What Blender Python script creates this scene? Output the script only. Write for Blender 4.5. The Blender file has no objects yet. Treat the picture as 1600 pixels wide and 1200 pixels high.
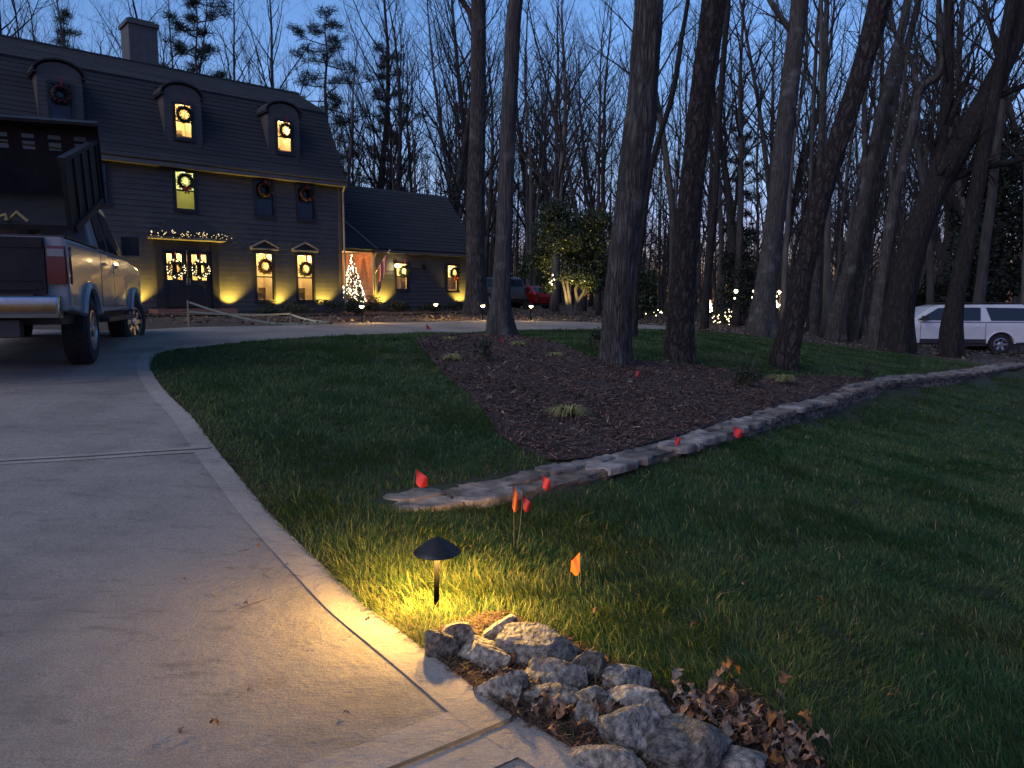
import bpy, bmesh, math, random
import numpy as np
from mathutils import Vector, Matrix, noise as mnoise
from mathutils.geometry import delaunay_2d_cdt

# ------------------------------------------------------------------ camera, sky, light, exposure
sc = bpy.context.scene
H = 1.45                      # eye height
F = 1150.0                    # focal length in pixels of the 1600 px wide photograph
PITCH = math.radians(6.5)
cam_d = bpy.data.cameras.new("camera"); cam = bpy.data.objects.new("camera", cam_d)
sc.collection.objects.link(cam); sc.camera = cam
cam.location = (0, 0, H); cam.rotation_euler = (math.radians(90) - PITCH, 0, 0)
cam_d.sensor_width = 36; cam_d.lens = 36 * F / 1600; cam_d.clip_end = 3000; cam_d.clip_start = 0.05

SUN_EL, SUN_ROT = math.radians(1.4), math.radians(205)
world = bpy.data.worlds.new("World"); sc.world = world; world.use_nodes = True
wn = world.node_tree.nodes; wl = world.node_tree.links
sky = wn.new("ShaderNodeTexSky"); sky.sky_type = 'NISHITA'; sky.sun_disc = False
sky.sun_elevation = SUN_EL; sky.sun_rotation = SUN_ROT
sky.ozone_density = 4.0; sky.air_density = 1.0; sky.dust_density = 0.6
wn["Background"].inputs["Strength"].default_value = 0.09
tint = wn.new("ShaderNodeMixRGB"); tint.blend_type = 'MULTIPLY'; tint.inputs[0].default_value = 1; tint.inputs[2].default_value = (1.78, 1.12, .96, 1)   # dusk air: less green
wl.new(sky.outputs[0], tint.inputs[1])
# the afterglow near the horizon is pale and cool, not orange
tcw = wn.new("ShaderNodeTexCoord"); sxyz = wn.new("ShaderNodeSeparateXYZ"); wl.new(tcw.outputs["Generated"], sxyz.inputs[0])
hz = wn.new("ShaderNodeMapRange"); hz.inputs["From Min"].default_value = .46; hz.inputs["From Max"].default_value = .02; wl.new(sxyz.outputs[2], hz.inputs["Value"])
bk = wn.new("ShaderNodeMapRange"); bk.inputs["From Min"].default_value = .35; bk.inputs["From Max"].default_value = -.35; wl.new(sxyz.outputs[1], bk.inputs["Value"])
fac = wn.new("ShaderNodeMath"); fac.operation = 'MULTIPLY'; wl.new(hz.outputs[0], fac.inputs[0]); wl.new(bk.outputs[0], fac.inputs[1])
cool = wn.new("ShaderNodeMixRGB"); cool.blend_type = 'MULTIPLY'; wl.new(fac.outputs[0], cool.inputs[0])
cool.inputs[2].default_value = (.07, .18, .60, 1)
wl.new(tint.outputs[0], cool.inputs[1])
pale = wn.new("ShaderNodeMixRGB"); pale.blend_type = 'MULTIPLY'; pale.inputs[2].default_value = (1.55, 1.42, 1.62, 1)     # paler low in the view
wl.new(hz.outputs[0], pale.inputs[0]); wl.new(cool.outputs[0], pale.inputs[1]); h2 = wn.new("ShaderNodeMapRange"); h2.inputs["From Min"].default_value = .16; h2.inputs["From Max"].default_value = .0; wl.new(sxyz.outputs[2], h2.inputs["Value"])
low = wn.new("ShaderNodeMixRGB"); low.blend_type = 'MULTIPLY'; low.inputs[2].default_value = (.62, 1.06, 2.1, 1)
fr_ = wn.new("ShaderNodeMath"); fr_.operation = 'SUBTRACT'; fr_.inputs[0].default_value = 1; wl.new(bk.outputs[0], fr_.inputs[1])
lf = wn.new("ShaderNodeMath"); lf.operation = 'MULTIPLY'; wl.new(h2.outputs[0], lf.inputs[0]); wl.new(fr_.outputs[0], lf.inputs[1]); wl.new(lf.outputs[0], low.inputs[0])
wl.new(pale.outputs[0], low.inputs[1]); wl.new(low.outputs[0], wn["Background"].inputs["Color"])

sun_d = bpy.data.lights.new("afterglow", 'SUN'); sun = bpy.data.objects.new("afterglow", sun_d)
sc.collection.objects.link(sun)
sun_d.energy = 0.16; sun_d.angle = math.radians(50); sun_d.color = (.96, 0.92, 0.94)
sun.rotation_euler = (math.radians(48), 0, math.radians(-52))   # soft glow of the open sky behind and to the left

sc.view_settings.view_transform = 'Standard'; sc.view_settings.look = 'None'
sc.view_settings.gamma = 1; sc.view_settings.exposure = 3.0
K = .13                       # lamp output relative to this exposure
sc.cycles.use_denoising = True
sc.cycles.max_bounces = 6; sc.cycles.diffuse_bounces = 3; sc.cycles.glossy_bounces = 3
sc.cycles.transparent_max_bounces = 12; sc.cycles.sample_clamp_indirect = 3.0

# ------------------------------------------------------------------ helpers
col = sc.collection
R = random.Random(7)
NR = np.random.default_rng(11)

def ray(px, py):
    u, v = (px - 800) / F, (600 - py) / F
    c, s = math.cos(PITCH), math.sin(PITCH)
    return np.array([u, c + v * s, -s + v * c])

def at_y(px, py, y):
    d = ray(px, py); t = y / d[1]
    return Vector((d[0] * t, y, H + d[2] * t))

def at_e(px, py, e):
    d = ray(px, py); t = e / d[2]
    return (d[0] * t, d[1] * t)

def thing(name, label, cat, loc=(0, 0, 0), rz=0.0, group=None):
    o = bpy.data.objects.new(name, None); col.objects.link(o); o.empty_display_size = .2
    o.location = loc; o.rotation_euler = (0, 0, rz)
    return tag(o, label, cat, group)

def tag(o, label, cat, group=None):
    o["label"] = label; o["category"] = cat
    if group: o["group"] = group
    return o

def kind(o, k):
    o["kind"] = k; return o

def link(name, me, m=None, parent=None):
    o = bpy.data.objects.new(name, me); col.objects.link(o)
    if m is not None and not me.materials:
        for x in (m if isinstance(m, (list, tuple)) else [m]): me.materials.append(x)
    if parent is not None: o.parent = parent
    return o

def copy_tree(o, parent=None):
    c = o.copy(); col.objects.link(c)
    if parent is not None: c.parent = parent
    for ch in list(o.children): copy_tree(ch, c)
    return c

def np_mesh(name, v, loops, starts, totals, smooth=False):
    me = bpy.data.meshes.new(name)
    me.vertices.add(len(v)); me.vertices.foreach_set("co", np.asarray(v, np.float32).ravel())
    me.loops.add(len(loops)); me.loops.foreach_set("vertex_index", np.asarray(loops, np.int32))
    me.polygons.add(len(starts)); me.polygons.foreach_set("loop_start", np.asarray(starts, np.int32))
    try: me.polygons.foreach_set("loop_total", np.asarray(totals, np.int32))
    except Exception: pass
    me.update(calc_edges=True)
    if smooth: me.polygons.foreach_set("use_smooth", np.ones(len(starts), bool))
    me.validate()
    return me

class MB:
    """collects shapes and links them as one mesh object"""
    def __init__(s): s.v = []; s.f = []; s.mi = []; s.cur = 0
    def add(s, vs, fs):
        b = len(s.v); s.v += [tuple(p) for p in vs]
        for f in fs: s.f.append([i + b for i in f]); s.mi.append(s.cur)
    def quad(s, a, b, c, d): s.add([a, b, c, d], [(0, 1, 2, 3)])
    def box(s, x0, x1, y0, y1, z0, z1):
        s.add([(x0,y0,z0),(x1,y0,z0),(x1,y1,z0),(x0,y1,z0),(x0,y0,z1),(x1,y0,z1),(x1,y1,z1),(x0,y1,z1)],
              [(0,3,2,1),(4,5,6,7),(0,1,5,4),(1,2,6,5),(2,3,7,6),(3,0,4,7)])
    def hexa(s, p): s.add(p, [(0,3,2,1),(4,5,6,7),(0,1,5,4),(1,2,6,5),(2,3,7,6),(3,0,4,7)])
    def prism(s, pts, a, b, f):
        """polygon pts (u,w) swept from a to b; f(u,w,c) gives the point"""
        n = len(pts); s.add([f(u, w, a) for u, w in pts] + [f(u, w, b) for u, w in pts],
            [tuple(range(n))[::-1], tuple(range(n, 2 * n))] + [(i, (i+1) % n, (i+1) % n + n, i + n) for i in range(n)])
    def tube(s, pts, rad, n=8, cap=True, phase=0.0):
        pts = [Vector(p) for p in pts]; m = len(pts); vs = []
        if not hasattr(rad, '__len__'): rad = [rad] * m
        ref = None
        for i, p in enumerate(pts):
            d = (pts[min(i+1, m-1)] - pts[max(i-1, 0)])
            d = d.normalized() if d.length > 1e-9 else Vector((0, 0, 1))
            if ref is None: ref = d.orthogonal().normalized()
            ref = (ref - d * ref.dot(d))
            ref = ref.normalized() if ref.length > 1e-6 else d.orthogonal().normalized()
            w = d.cross(ref)
            for k in range(n):
                a = 2 * math.pi * k / n + phase
                vs.append(p + (ref * math.cos(a) + w * math.sin(a)) * rad[i])
        fs = [(i*n+k, i*n+(k+1) % n, (i+1)*n+(k+1) % n, (i+1)*n+k) for i in range(m-1) for k in range(n)]
        if cap: fs += [tuple(range(n))[::-1], tuple(range((m-1)*n, m*n))]
        s.add(vs, fs)
    def lathe(s, prof, n=24, c=(0, 0, 0)):
        m = len(prof)
        vs = [(c[0] + r*math.cos(2*math.pi*k/n), c[1] + r*math.sin(2*math.pi*k/n), c[2] + z) for r, z in prof for k in range(n)]
        s.add(vs, [(i*n+k, i*n+(k+1) % n, (i+1)*n+(k+1) % n, (i+1)*n+k) for i in range(m-1) for k in range(n)])
    def ball(s, c, r, n=8, m=6, sz=1.0):
        s.lathe([(max(1e-4, r*math.sin(math.pi*i/m)), -r*sz*math.cos(math.pi*i/m)) for i in range(m+1)], n, c)
    def mesh(s, name, smooth=False):
        me = bpy.data.meshes.new(name); me.from_pydata(s.v, [], s.f); me.update()
        if any(s.mi): me.polygons.foreach_set("material_index", s.mi)
        if smooth: me.polygons.foreach_set("use_smooth", [True] * len(s.f))
        return me
    def build(s, name, m, parent=None, smooth=False):
        return link(name, s.mesh(name, smooth), m, parent)

def bevelled(name, pts, a, b, f, bev, seg, m, parent=None, taper=None):
    """a swept polygon with rounded rims"""
    mb = MB(); mb.prism(pts, a, b, f); bm = bmesh.new(); n = len(pts)
    vs = [bm.verts.new(p) for p in mb.v]
    for fc in mb.f: bm.faces.new([vs[i] for i in fc])
    bm.normal_update()
    es = [e for e in bm.edges if (e.verts[0].index < 0) or True]
    bm.verts.index_update()
    es = [e for e in bm.edges if (e.verts[0].index < n) == (e.verts[1].index < n)]
    bmesh.ops.bevel(bm, geom=es, offset=bev, segments=seg, affect='EDGES', profile=.6)
    bmesh.ops.recalc_face_normals(bm, faces=bm.faces)
    me = bpy.data.meshes.new(name); bm.to_mesh(me); bm.free()
    me.polygons.foreach_set("use_smooth", [True] * len(me.polygons))
    try: me.set_sharp_from_angle(angle=math.radians(40))
    except Exception: pass
    return link(name, me, m, parent)

# ------------------------------------------------------------------ materials
def mat(name, c, rough=.7, metal=0.0, c2=None, scale=6.0, stretch=None, bump=0.0, bscale=None, bdist=.02, detail=6.0,
        island=0.0, objrand=0.0, spec=.5, coat=0.0, c3=None, trans=0.0, ramp=(.35, .65), mid=None):
    m = bpy.data.materials.new(name); m.use_nodes = True
    nt = m.node_tree; N = nt.nodes; L = nt.links; p = N["Principled BSDF"]
    p.inputs["Base Color"].default_value = (*c, 1); p.inputs["Roughness"].default_value = rough
    p.inputs["Metallic"].default_value = metal; p.inputs["Specular IOR Level"].default_value = spec
    if coat: p.inputs["Coat Weight"].default_value = coat; p.inputs["Coat Roughness"].default_value = .04
    tc = N.new("ShaderNodeTexCoord"); mp = N.new("ShaderNodeMapping"); L.new(tc.outputs["Object"], mp.inputs["Vector"])
    if stretch: mp.inputs["Scale"].default_value = stretch
    outc = None
    if c2 is not None:
        tx = N.new("ShaderNodeTexNoise"); tx.inputs["Scale"].default_value = scale; tx.inputs["Detail"].default_value = detail
        L.new(mp.outputs[0], tx.inputs["Vector"])
        cr = N.new("ShaderNodeValToRGB"); L.new(tx.outputs["Fac"], cr.inputs["Fac"])
        e = cr.color_ramp.elements; e[0].color = (*c, 1); e[0].position = ramp[0]; e[1].color = (*c2, 1); e[1].position = ramp[1]
        if c3 is not None:
            x = cr.color_ramp.elements.new((ramp[0] + ramp[1]) / 2); x.color = (*c3, 1)
        outc = cr.outputs["Color"]
    if island:
        g = N.new("ShaderNodeNewGeometry"); hs = N.new("ShaderNodeHueSaturation")
        mr = N.new("ShaderNodeMapRange"); L.new(g.outputs["Random Per Island"], mr.inputs["Value"])
        mr.inputs["To Min"].default_value = 1 - island; mr.inputs["To Max"].default_value = 1 + island
        L.new(mr.outputs[0], hs.inputs["Value"])
        if outc: L.new(outc, hs.inputs["Color"])
        else: hs.inputs["Color"].default_value = (*c, 1)
        outc = hs.outputs["Color"]
    if objrand:
        oi = N.new("ShaderNodeObjectInfo"); h2 = N.new("ShaderNodeHueSaturation"); r2 = N.new("ShaderNodeMapRange"); L.new(oi.outputs["Random"], r2.inputs["Value"])
        r2.inputs["To Min"].default_value = 1 - objrand; r2.inputs["To Max"].default_value = 1 + objrand; L.new(r2.outputs[0], h2.inputs["Value"])
        wn_ = N.new("ShaderNodeTexWhiteNoise"); wn_.noise_dimensions = '1D'; L.new(oi.outputs["Random"], wn_.inputs["W"]); r3 = N.new("ShaderNodeMapRange"); L.new(wn_.outputs["Value"], r3.inputs["Value"])
        r3.inputs["To Min"].default_value = .5; r3.inputs["To Max"].default_value = 1.25; L.new(r3.outputs[0], h2.inputs["Saturation"])
        if outc: L.new(outc, h2.inputs["Color"])
        else: h2.inputs["Color"].default_value = (*c, 1)
        outc = h2.outputs["Color"]
    if outc: L.new(outc, p.inputs["Base Color"])
    if bump:
        bt = N.new("ShaderNodeTexNoise"); bt.inputs["Scale"].default_value = bscale or scale; bt.inputs["Detail"].default_value = 8
        L.new(mp.outputs[0], bt.inputs["Vector"])
        b = N.new("ShaderNodeBump"); b.inputs["Strength"].default_value = bump; b.inputs["Distance"].default_value = bdist
        L.new(bt.outputs["Fac"], b.inputs["Height"]); L.new(b.outputs[0], p.inputs["Normal"])
    if trans: p.inputs["Transmission Weight"].default_value = trans
    return m

def emis(name, c, s):
    m = bpy.data.materials.new(name); m.use_nodes = True; p = m.node_tree.nodes["Principled BSDF"]
    p.inputs["Base Color"].default_value = (*c, 1); p.inputs["Emission Color"].default_value = (*c, 1)
    p.inputs["Emission Strength"].default_value = s * K
    return m

def glassy(name, tint=(.9, .95, .95), refl=.12):
    m = bpy.data.materials.new(name); m.use_nodes = True; nt = m.node_tree; N = nt.nodes; L = nt.links
    N.remove(N["Principled BSDF"]); out = N["Material Output"]
    t = N.new("ShaderNodeBsdfTransparent"); t.inputs[0].default_value = (*tint, 1)
    g = N.new("ShaderNodeBsdfGlossy"); g.inputs["Roughness"].default_value = .03
    mx = N.new("ShaderNodeMixShader"); lw = N.new("ShaderNodeFresnel"); lw.inputs[0].default_value = 1.45
    L.new(lw.outputs[0], mx.inputs[0]); L.new(t.outputs[0], mx.inputs[1]); L.new(g.outputs[0], mx.inputs[2])
    L.new(mx.outputs[0], out.inputs[0]); return m

def bark_mat(name, c, c2, su=7.0, sv=.9, strength=1.0, dist=.03, lich=None):
    """vertical ridged bark"""
    m = bpy.data.materials.new(name); m.use_nodes = True; nt = m.node_tree; N = nt.nodes; L = nt.links
    p = N["Principled BSDF"]; p.inputs["Roughness"].default_value = .92; p.inputs["Specular IOR Level"].default_value = .2
    tc = N.new("ShaderNodeTexCoord"); mp = N.new("ShaderNodeMapping"); mp.inputs["Scale"].default_value = (su, su, sv)
    L.new(tc.outputs["Object"], mp.inputs["Vector"])
    nz = N.new("ShaderNodeTexNoise"); nz.inputs["Scale"].default_value = 1.9; nz.inputs["Detail"].default_value = 4
    L.new(mp.outputs[0], nz.inputs["Vector"])
    ad = N.new("ShaderNodeMixRGB"); ad.blend_type = 'ADD'; ad.inputs[0].default_value = 1.0
    L.new(mp.outputs[0], ad.inputs[1]); L.new(nz.outputs["Color"], ad.inputs[2])
    vo = N.new("ShaderNodeTexVoronoi"); vo.feature = 'DISTANCE_TO_EDGE'; vo.inputs["Scale"].default_value = 2.2
    L.new(ad.outputs[0], vo.inputs["Vector"])
    fn = N.new("ShaderNodeTexNoise"); fn.inputs["Scale"].default_value = 9; fn.inputs["Detail"].default_value = 8
    L.new(mp.outputs[0], fn.inputs["Vector"])
    ma = N.new("ShaderNodeMath"); ma.operation = 'MULTIPLY_ADD'; ma.inputs[1].default_value = .35
    L.new(fn.outputs["Fac"], ma.inputs[0]); L.new(vo.outputs["Distance"], ma.inputs[2])
    cr = N.new("ShaderNodeValToRGB"); e = cr.color_ramp.elements
    e[0].color = (*c, 1); e[0].position = .12; e[1].color = (*c2, 1); e[1].position = .5
    L.new(ma.outputs[0], cr.inputs["Fac"])
    outc = cr.outputs[0]
    if lich is not None:
        ln = N.new("ShaderNodeTexNoise"); ln.inputs["Scale"].default_value = 2.3; ln.inputs["Detail"].default_value = 9
        L.new(tc.outputs["Object"], ln.inputs["Vector"])
        rr = N.new("ShaderNodeValToRGB"); rr.color_ramp.elements[0].position = .56; rr.color_ramp.elements[1].position = .7
        L.new(ln.outputs["Fac"], rr.inputs["Fac"])
        mm = N.new("ShaderNodeMixRGB"); L.new(rr.outputs[0], mm.inputs[0]); L.new(outc, mm.inputs[1]); mm.inputs[2].default_value = (*lich, 1)
        outc = mm.outputs[0]
    L.new(outc, p.inputs["Base Color"])
    b = N.new("ShaderNodeBump"); b.inputs["Strength"].default_value = strength; b.inputs["Distance"].default_value = dist
    L.new(ma.outputs[0], b.inputs["Height"]); L.new(b.outputs[0], p.inputs["Normal"])
    return m

M = dict(
    litter=mat("leaf_litter", (.035, .024, .018), .95, c2=(.12, .085, .06), scale=9, bump=1, bscale=22, bdist=.06, c3=(.06, .042, .03)),
    soil=mat("lawn_soil", (.014, .022, .010), .95, c2=(.03, .045, .018), scale=14, bump=.8, bscale=60, bdist=.03),
    mulch=mat("mulch", (.032, .018, .015), .95, c2=(.115, .062, .048), scale=26, bump=1, bscale=45, bdist=.04, c3=(.04, .026, .024)),
    chip=mat("mulch_chip", (.095, .051, .040), .9, island=.75),
    palechip=mat("pale_chip", (.22, .17, .14), .9, island=.5),
    lampglow_grass=mat("lampglow_grass_blade", (.17, .21, .04), .6, c2=(.26, .26, .07), scale=3, island=.4, spec=.3), grass=mat("grass_blade", (.026, .072, .021), .62, c2=(.074, .108, .034), scale=1.3, ramp=(.40, .70), island=.55, spec=.3),
    drygrass=mat("dry_blade", (.16, .13, .05), .8, island=.5),
    roof=mat("shingle", (.022, .026, .031), .9, c2=(.034, .039, .045), scale=5, stretch=(3, 3, 12), bump=.8, bscale=9, bdist=.02, island=.15),
    siding=mat("painted_clapboard", (.064, .061, .057), .6, c2=(.08, .076, .071), scale=2.5),
    trim=mat("beige_trim", (.20, .18, .15), .6, c2=(.26, .235, .2), scale=4),
    black=mat("black_paint", (.012, .012, .013), .35, c2=(.02, .02, .022), scale=8),
    brick=None, cream=mat("cream_wall", (.72, .62, .44), .9, c2=(.78, .68, .5), scale=2),
    needle=mat("dark_needles", (.012, .022, .014), .8, island=.6),
    leafdk=mat("glossy_leaf", (.018, .034, .014), .45, island=.6, c2=(.035, .055, .02), scale=3),
    shrub=mat("shrub_leaf", (.022, .035, .014), .6, island=.6),
    sedge=mat("striped_sedge", (.26, .25, .09), .6, island=.55),
    bloom=mat("pale_flower", (.6, .5, .38), .7, island=.3),
    glass=glassy("window_glass"), darkglass=mat("dark_glass", (.012, .014, .018), .06, spec=.6),
    bulb=emis("warm_bulb", (1, .78, .42), 14), twinkle=emis("twinkle", (1, .80, .45), 6), white_bulb=emis("white_bulb", (1, .88, .7), 5),
    cane=emis("pathlamp_bulb", (1, .70, .30), 30),
    ribbon=mat("red_ribbon", (.25, .012, .015), .6, c2=(.35, .02, .02), scale=8),
    wood=mat("bare_wood", (.22, .17, .11), .8, c2=(.3, .24, .16), scale=9, stretch=(1, 1, .1)),
    tape=mat("barrier_tape", (.62, .58, .36), .6), metal=mat("brushed_metal", (.5, .5, .5), .3, 1.0),
    lampstem=mat('matt_black_stem', (.004, .004, .004), .95, spec=.05),
    lampmetal=mat("lamp_metal", (.012, .012, .012), .45, c2=(.022, .021, .02), scale=30, bump=.15, bscale=120, bdist=.003, spec=.4),
    flagred=mat("flag_red", (.75, .03, .03), .55, c2=(.85, .05, .04), scale=9), flagdark=mat("flag_dark_red", (.30, .012, .02), .6, c2=(.38, .02, .025), scale=9), flagor=mat("flag_orange", (.95, .16, .02), .5, c2=(1, .2, .03), scale=9),
    wire=mat("flag_wire", (.28, .26, .22), .4, .6),
    rubber=mat("tyre_rubber", (.012, .012, .013), .85, c2=(.02, .02, .02), scale=20, bump=.3, bscale=60, bdist=.005),
    chrome=mat("chrome", (.42, .43, .45), .10, 1.0, c2=(.34, .34, .36), scale=12),
    rim=mat("alloy", (.45, .46, .48), .28, 1.0), plastic=mat("black_plastic", (.018, .018, .02), .6, c2=(.03, .03, .03), scale=30),
    silver=mat("silver_paint", (.27, .29, .32), .22, .0, c2=(.30, .32, .345), scale=2, coat=.35),
    white=mat("white_paint", (.68, .69, .70), .3, 0, c2=(.73, .74, .75), scale=2, coat=.7),
    redcar=mat("red_paint", (.32, .012, .012), .25, .2, coat=.8), graycar=mat("gray_paint", (.09, .10, .11), .3, .4, coat=.7),
    tail=mat("tail_lens", (.11, .004, .006), .12, coat=.8), lens=mat("clear_lens", (.2, .2, .2), .1, coat=.8),
    steel=mat("dump_steel", (.007, .007, .009), .65, c2=(.014, .014, .016), spec=.25, scale=5, bump=.2, bscale=30),
    straw=mat("old_straw", (.09, .05, .028), .9, island=.7), oakleaf=mat("oak_leaf", (.11, .055, .028), .85, c2=(.27, .135, .065), scale=18, objrand=.55),
    twig=mat("twig", (.06, .04, .03), .9, c2=(.12, .09, .07), scale=20),
)
def translucent(m, c, f):
    nt = m.node_tree; p = nt.nodes["Principled BSDF"]; t = nt.nodes.new("ShaderNodeBsdfTranslucent"); t.inputs[0].default_value = (*c, 1)
    x = nt.nodes.new("ShaderNodeMixShader"); x.inputs[0].default_value = f; nt.links.new(p.outputs[0], x.inputs[1]); nt.links.new(t.outputs[0], x.inputs[2]); nt.links.new(x.outputs[0], nt.nodes["Material Output"].inputs[0])
translucent(M['grass'], (.09, .17, .03), .35); translucent(M['lampglow_grass'], (.26, .30, .05), .4)
M['rock'] = mat("granite", (.035, .030, .027), .92, objrand=.45, c2=(.36, .315, .265), scale=34, bump=1, bscale=55, bdist=.03, ramp=(.30, .68), c3=(.19, .168, .142), detail=14)
M['flag_stone'] = mat("flagstone", (.07, .058, .05), .9, objrand=.35, c2=(.27, .225, .19), scale=5, bump=.9, bscale=14, bdist=.03, c3=(.165, .14, .12), detail=9)
M['stoneface'] = mat("wall_stone", (.05, .042, .034), .95, c2=(.20, .165, .13), scale=6, stretch=(1, 1, 2.4), bump=1, bscale=9, bdist=.06)

def brick_mat():
    m = bpy.data.materials.new("red_brick"); m.use_nodes = True; nt = m.node_tree; N = nt.nodes; L = nt.links; p = N["Principled BSDF"]
    p.inputs["Roughness"].default_value = .9
    tc = N.new("ShaderNodeTexCoord"); sx = N.new("ShaderNodeSeparateXYZ"); cx = N.new("ShaderNodeCombineXYZ")
    ad = N.new("ShaderNodeMath"); L.new(tc.outputs["Object"], sx.inputs[0]); L.new(sx.outputs[0], ad.inputs[0]); L.new(sx.outputs[1], ad.inputs[1])
    L.new(ad.outputs[0], cx.inputs[0]); L.new(sx.outputs[2], cx.inputs[1])
    b = N.new("ShaderNodeTexBrick"); b.inputs["Scale"].default_value = 4.4; L.new(cx.outputs[0], b.inputs["Vector"])
    b.inputs["Color1"].default_value = (.30, .11, .065, 1); b.inputs["Color2"].default_value = (.20, .075, .05, 1); b.inputs["Mortar"].default_value = (.38, .33, .28, 1)
    b.inputs["Mortar Size"].default_value = .015
    L.new(b.outputs["Color"], p.inputs["Base Color"])
    bp = N.new("ShaderNodeBump"); bp.inputs["Strength"].default_value = .6; bp.inputs["Distance"].default_value = .01; bp.invert = True
    L.new(b.outputs["Fac"], bp.inputs["Height"]); L.new(bp.outputs[0], p.inputs["Normal"])
    return m
M['brick'] = brick_mat()
M['gutter'] = mat('gutter_paint', (.10, .09, .078), .6, c2=(.125, .112, .1), scale=4)
M['far_bark'] = mat('far_bark', (.055, .051, .052), .95, c2=(.085, .08, .08), scale=2)
M['greybrick'] = mat("painted_chimney_brick", (.075, .08, .085), .9, c2=(.10, .105, .11), scale=4, bump=.5, bscale=20)

def concrete_mat(name, base, dark, pale, fine):
    m = bpy.data.materials.new(name); m.use_nodes = True; nt = m.node_tree; N = nt.nodes; L = nt.links; p = N["Principled BSDF"]
    p.inputs["Roughness"].default_value = .85; p.inputs["Specular IOR Level"].default_value = .3
    tc = N.new("ShaderNodeTexCoord")
    def nz(scale, det, st=(1, 1, 1), rot=0.0):
        mp = N.new("ShaderNodeMapping"); mp.inputs["Scale"].default_value = st; mp.inputs["Rotation"].default_value = (0, 0, rot)
        L.new(tc.outputs["Object"], mp.inputs[0])
        t = N.new("ShaderNodeTexNoise"); t.inputs["Scale"].default_value = scale; t.inputs["Detail"].default_value = det; t.inputs["Roughness"].default_value = .65
        L.new(mp.outputs[0], t.inputs["Vector"]); return t
    big = nz(.9, 8); r1 = N.new("ShaderNodeValToRGB"); L.new(big.outputs[0], r1.inputs[0])
    r1.color_ramp.elements[0].color = (*dark, 1); r1.color_ramp.elements[0].position = .36
    r1.color_ramp.elements[1].color = (*base, 1); r1.color_ramp.elements[1].position = .56
    st = nz(3.2, 9, (.9, 3.2, 1), math.radians(8)); r2 = N.new("ShaderNodeValToRGB"); L.new(st.outputs[0], r2.inputs[0])
    r2.color_ramp.elements[0].position = .55; r2.color_ramp.elements[1].position = .80
    mx = N.new("ShaderNodeMixRGB"); L.new(r2.outputs[0], mx.inputs[0]); L.new(r1.outputs[0], mx.inputs[1]); mx.inputs[2].default_value = (*[d * .62 for d in dark], 1)
    sp = nz(150, 3); r3 = N.new("ShaderNodeValToRGB"); L.new(sp.outputs[0], r3.inputs[0])
    r3.color_ramp.elements[0].position = .35; r3.color_ramp.elements[0].color = (.62, .62, .62, 1)
    r3.color_ramp.elements[1].position = .66; r3.color_ramp.elements[1].color = (1.3, 1.3, 1.3, 1)
    m2 = N.new("ShaderNodeMixRGB"); m2.blend_type = 'MULTIPLY'; m2.inputs[0].default_value = fine
    L.new(mx.outputs[0], m2.inputs[1]); L.new(r3.outputs[0], m2.inputs[2])
    L.new(m2.outputs[0], p.inputs["Base Color"])
    br = nz(110, 6, (.16, 1, 1), math.radians(14)); b = N.new("ShaderNodeBump"); b.inputs["Strength"].default_value = .75; b.inputs["Distance"].default_value = .006
    L.new(br.outputs[0], b.inputs["Height"])
    b2 = N.new("ShaderNodeBump"); b2.inputs["Strength"].default_value = .8; b2.inputs["Distance"].default_value = .02
    mid = nz(14, 6); L.new(mid.outputs[0], b2.inputs["Height"]); L.new(b2.outputs[0], b.inputs["Normal"])
    L.new(b.outputs[0], p.inputs["Normal"])
    return m
M['conc'] = concrete_mat("broomed_concrete", (.285, .252, .222), (.19, .168, .150), (.42, .38, .34), .8)
M['border'] = concrete_mat("troweled_concrete", (.36, .315, .275), (.25, .22, .195), (.5, .45, .4), .5)
M['groove'] = mat("joint_groove", (.05, .045, .04), .95, c2=(.1, .09, .08), scale=12)
BK = [bark_mat("oak_bark", (.022, .020, .020), (.10, .094, .091), 6.5, .8, 1, .09, (.11, .108, .1)),
      bark_mat("pine_bark", (.013, .011, .011), (.066, .056, .052), 4.2, 1.5, 1, .10),
      bark_mat("poplar_bark", (.030, .028, .027), (.095, .09, .086), 9, .5, .9, .035, (.13, .128, .12)),
      bark_mat("dark_bark", (.013, .012, .012), (.045, .041, .039), 6, .8, 1, .07)]
M['bg_bark'] = mat("woodland_bark", (.028, .025, .024), .95, c2=(.065, .060, .057), scale=3, stretch=(2, 2, .4), bump=.6, bscale=7, bdist=.04)
M['bg_pale'] = mat("pale_woodland_bark", (.06, .056, .052), .95, c2=(.115, .107, .1), scale=3, stretch=(2, 2, .4), bump=.6, bscale=7, bdist=.04)
M['bg_twig'] = mat("woodland_twig", (.026, .023, .023), .95)
# ------------------------------------------------------------------ terrain
HO = (-8.53, 26.5); HA = math.atan2(.662, .749); HZ = H - .5      # the house's own frame: x along the front, y to the back
def HL(x, y, z=0.0):
    c, s = math.cos(HA), math.sin(HA)
    return Vector((HO[0] + c*x - s*y, HO[1] + s*x + c*y, HZ + z))

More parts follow.
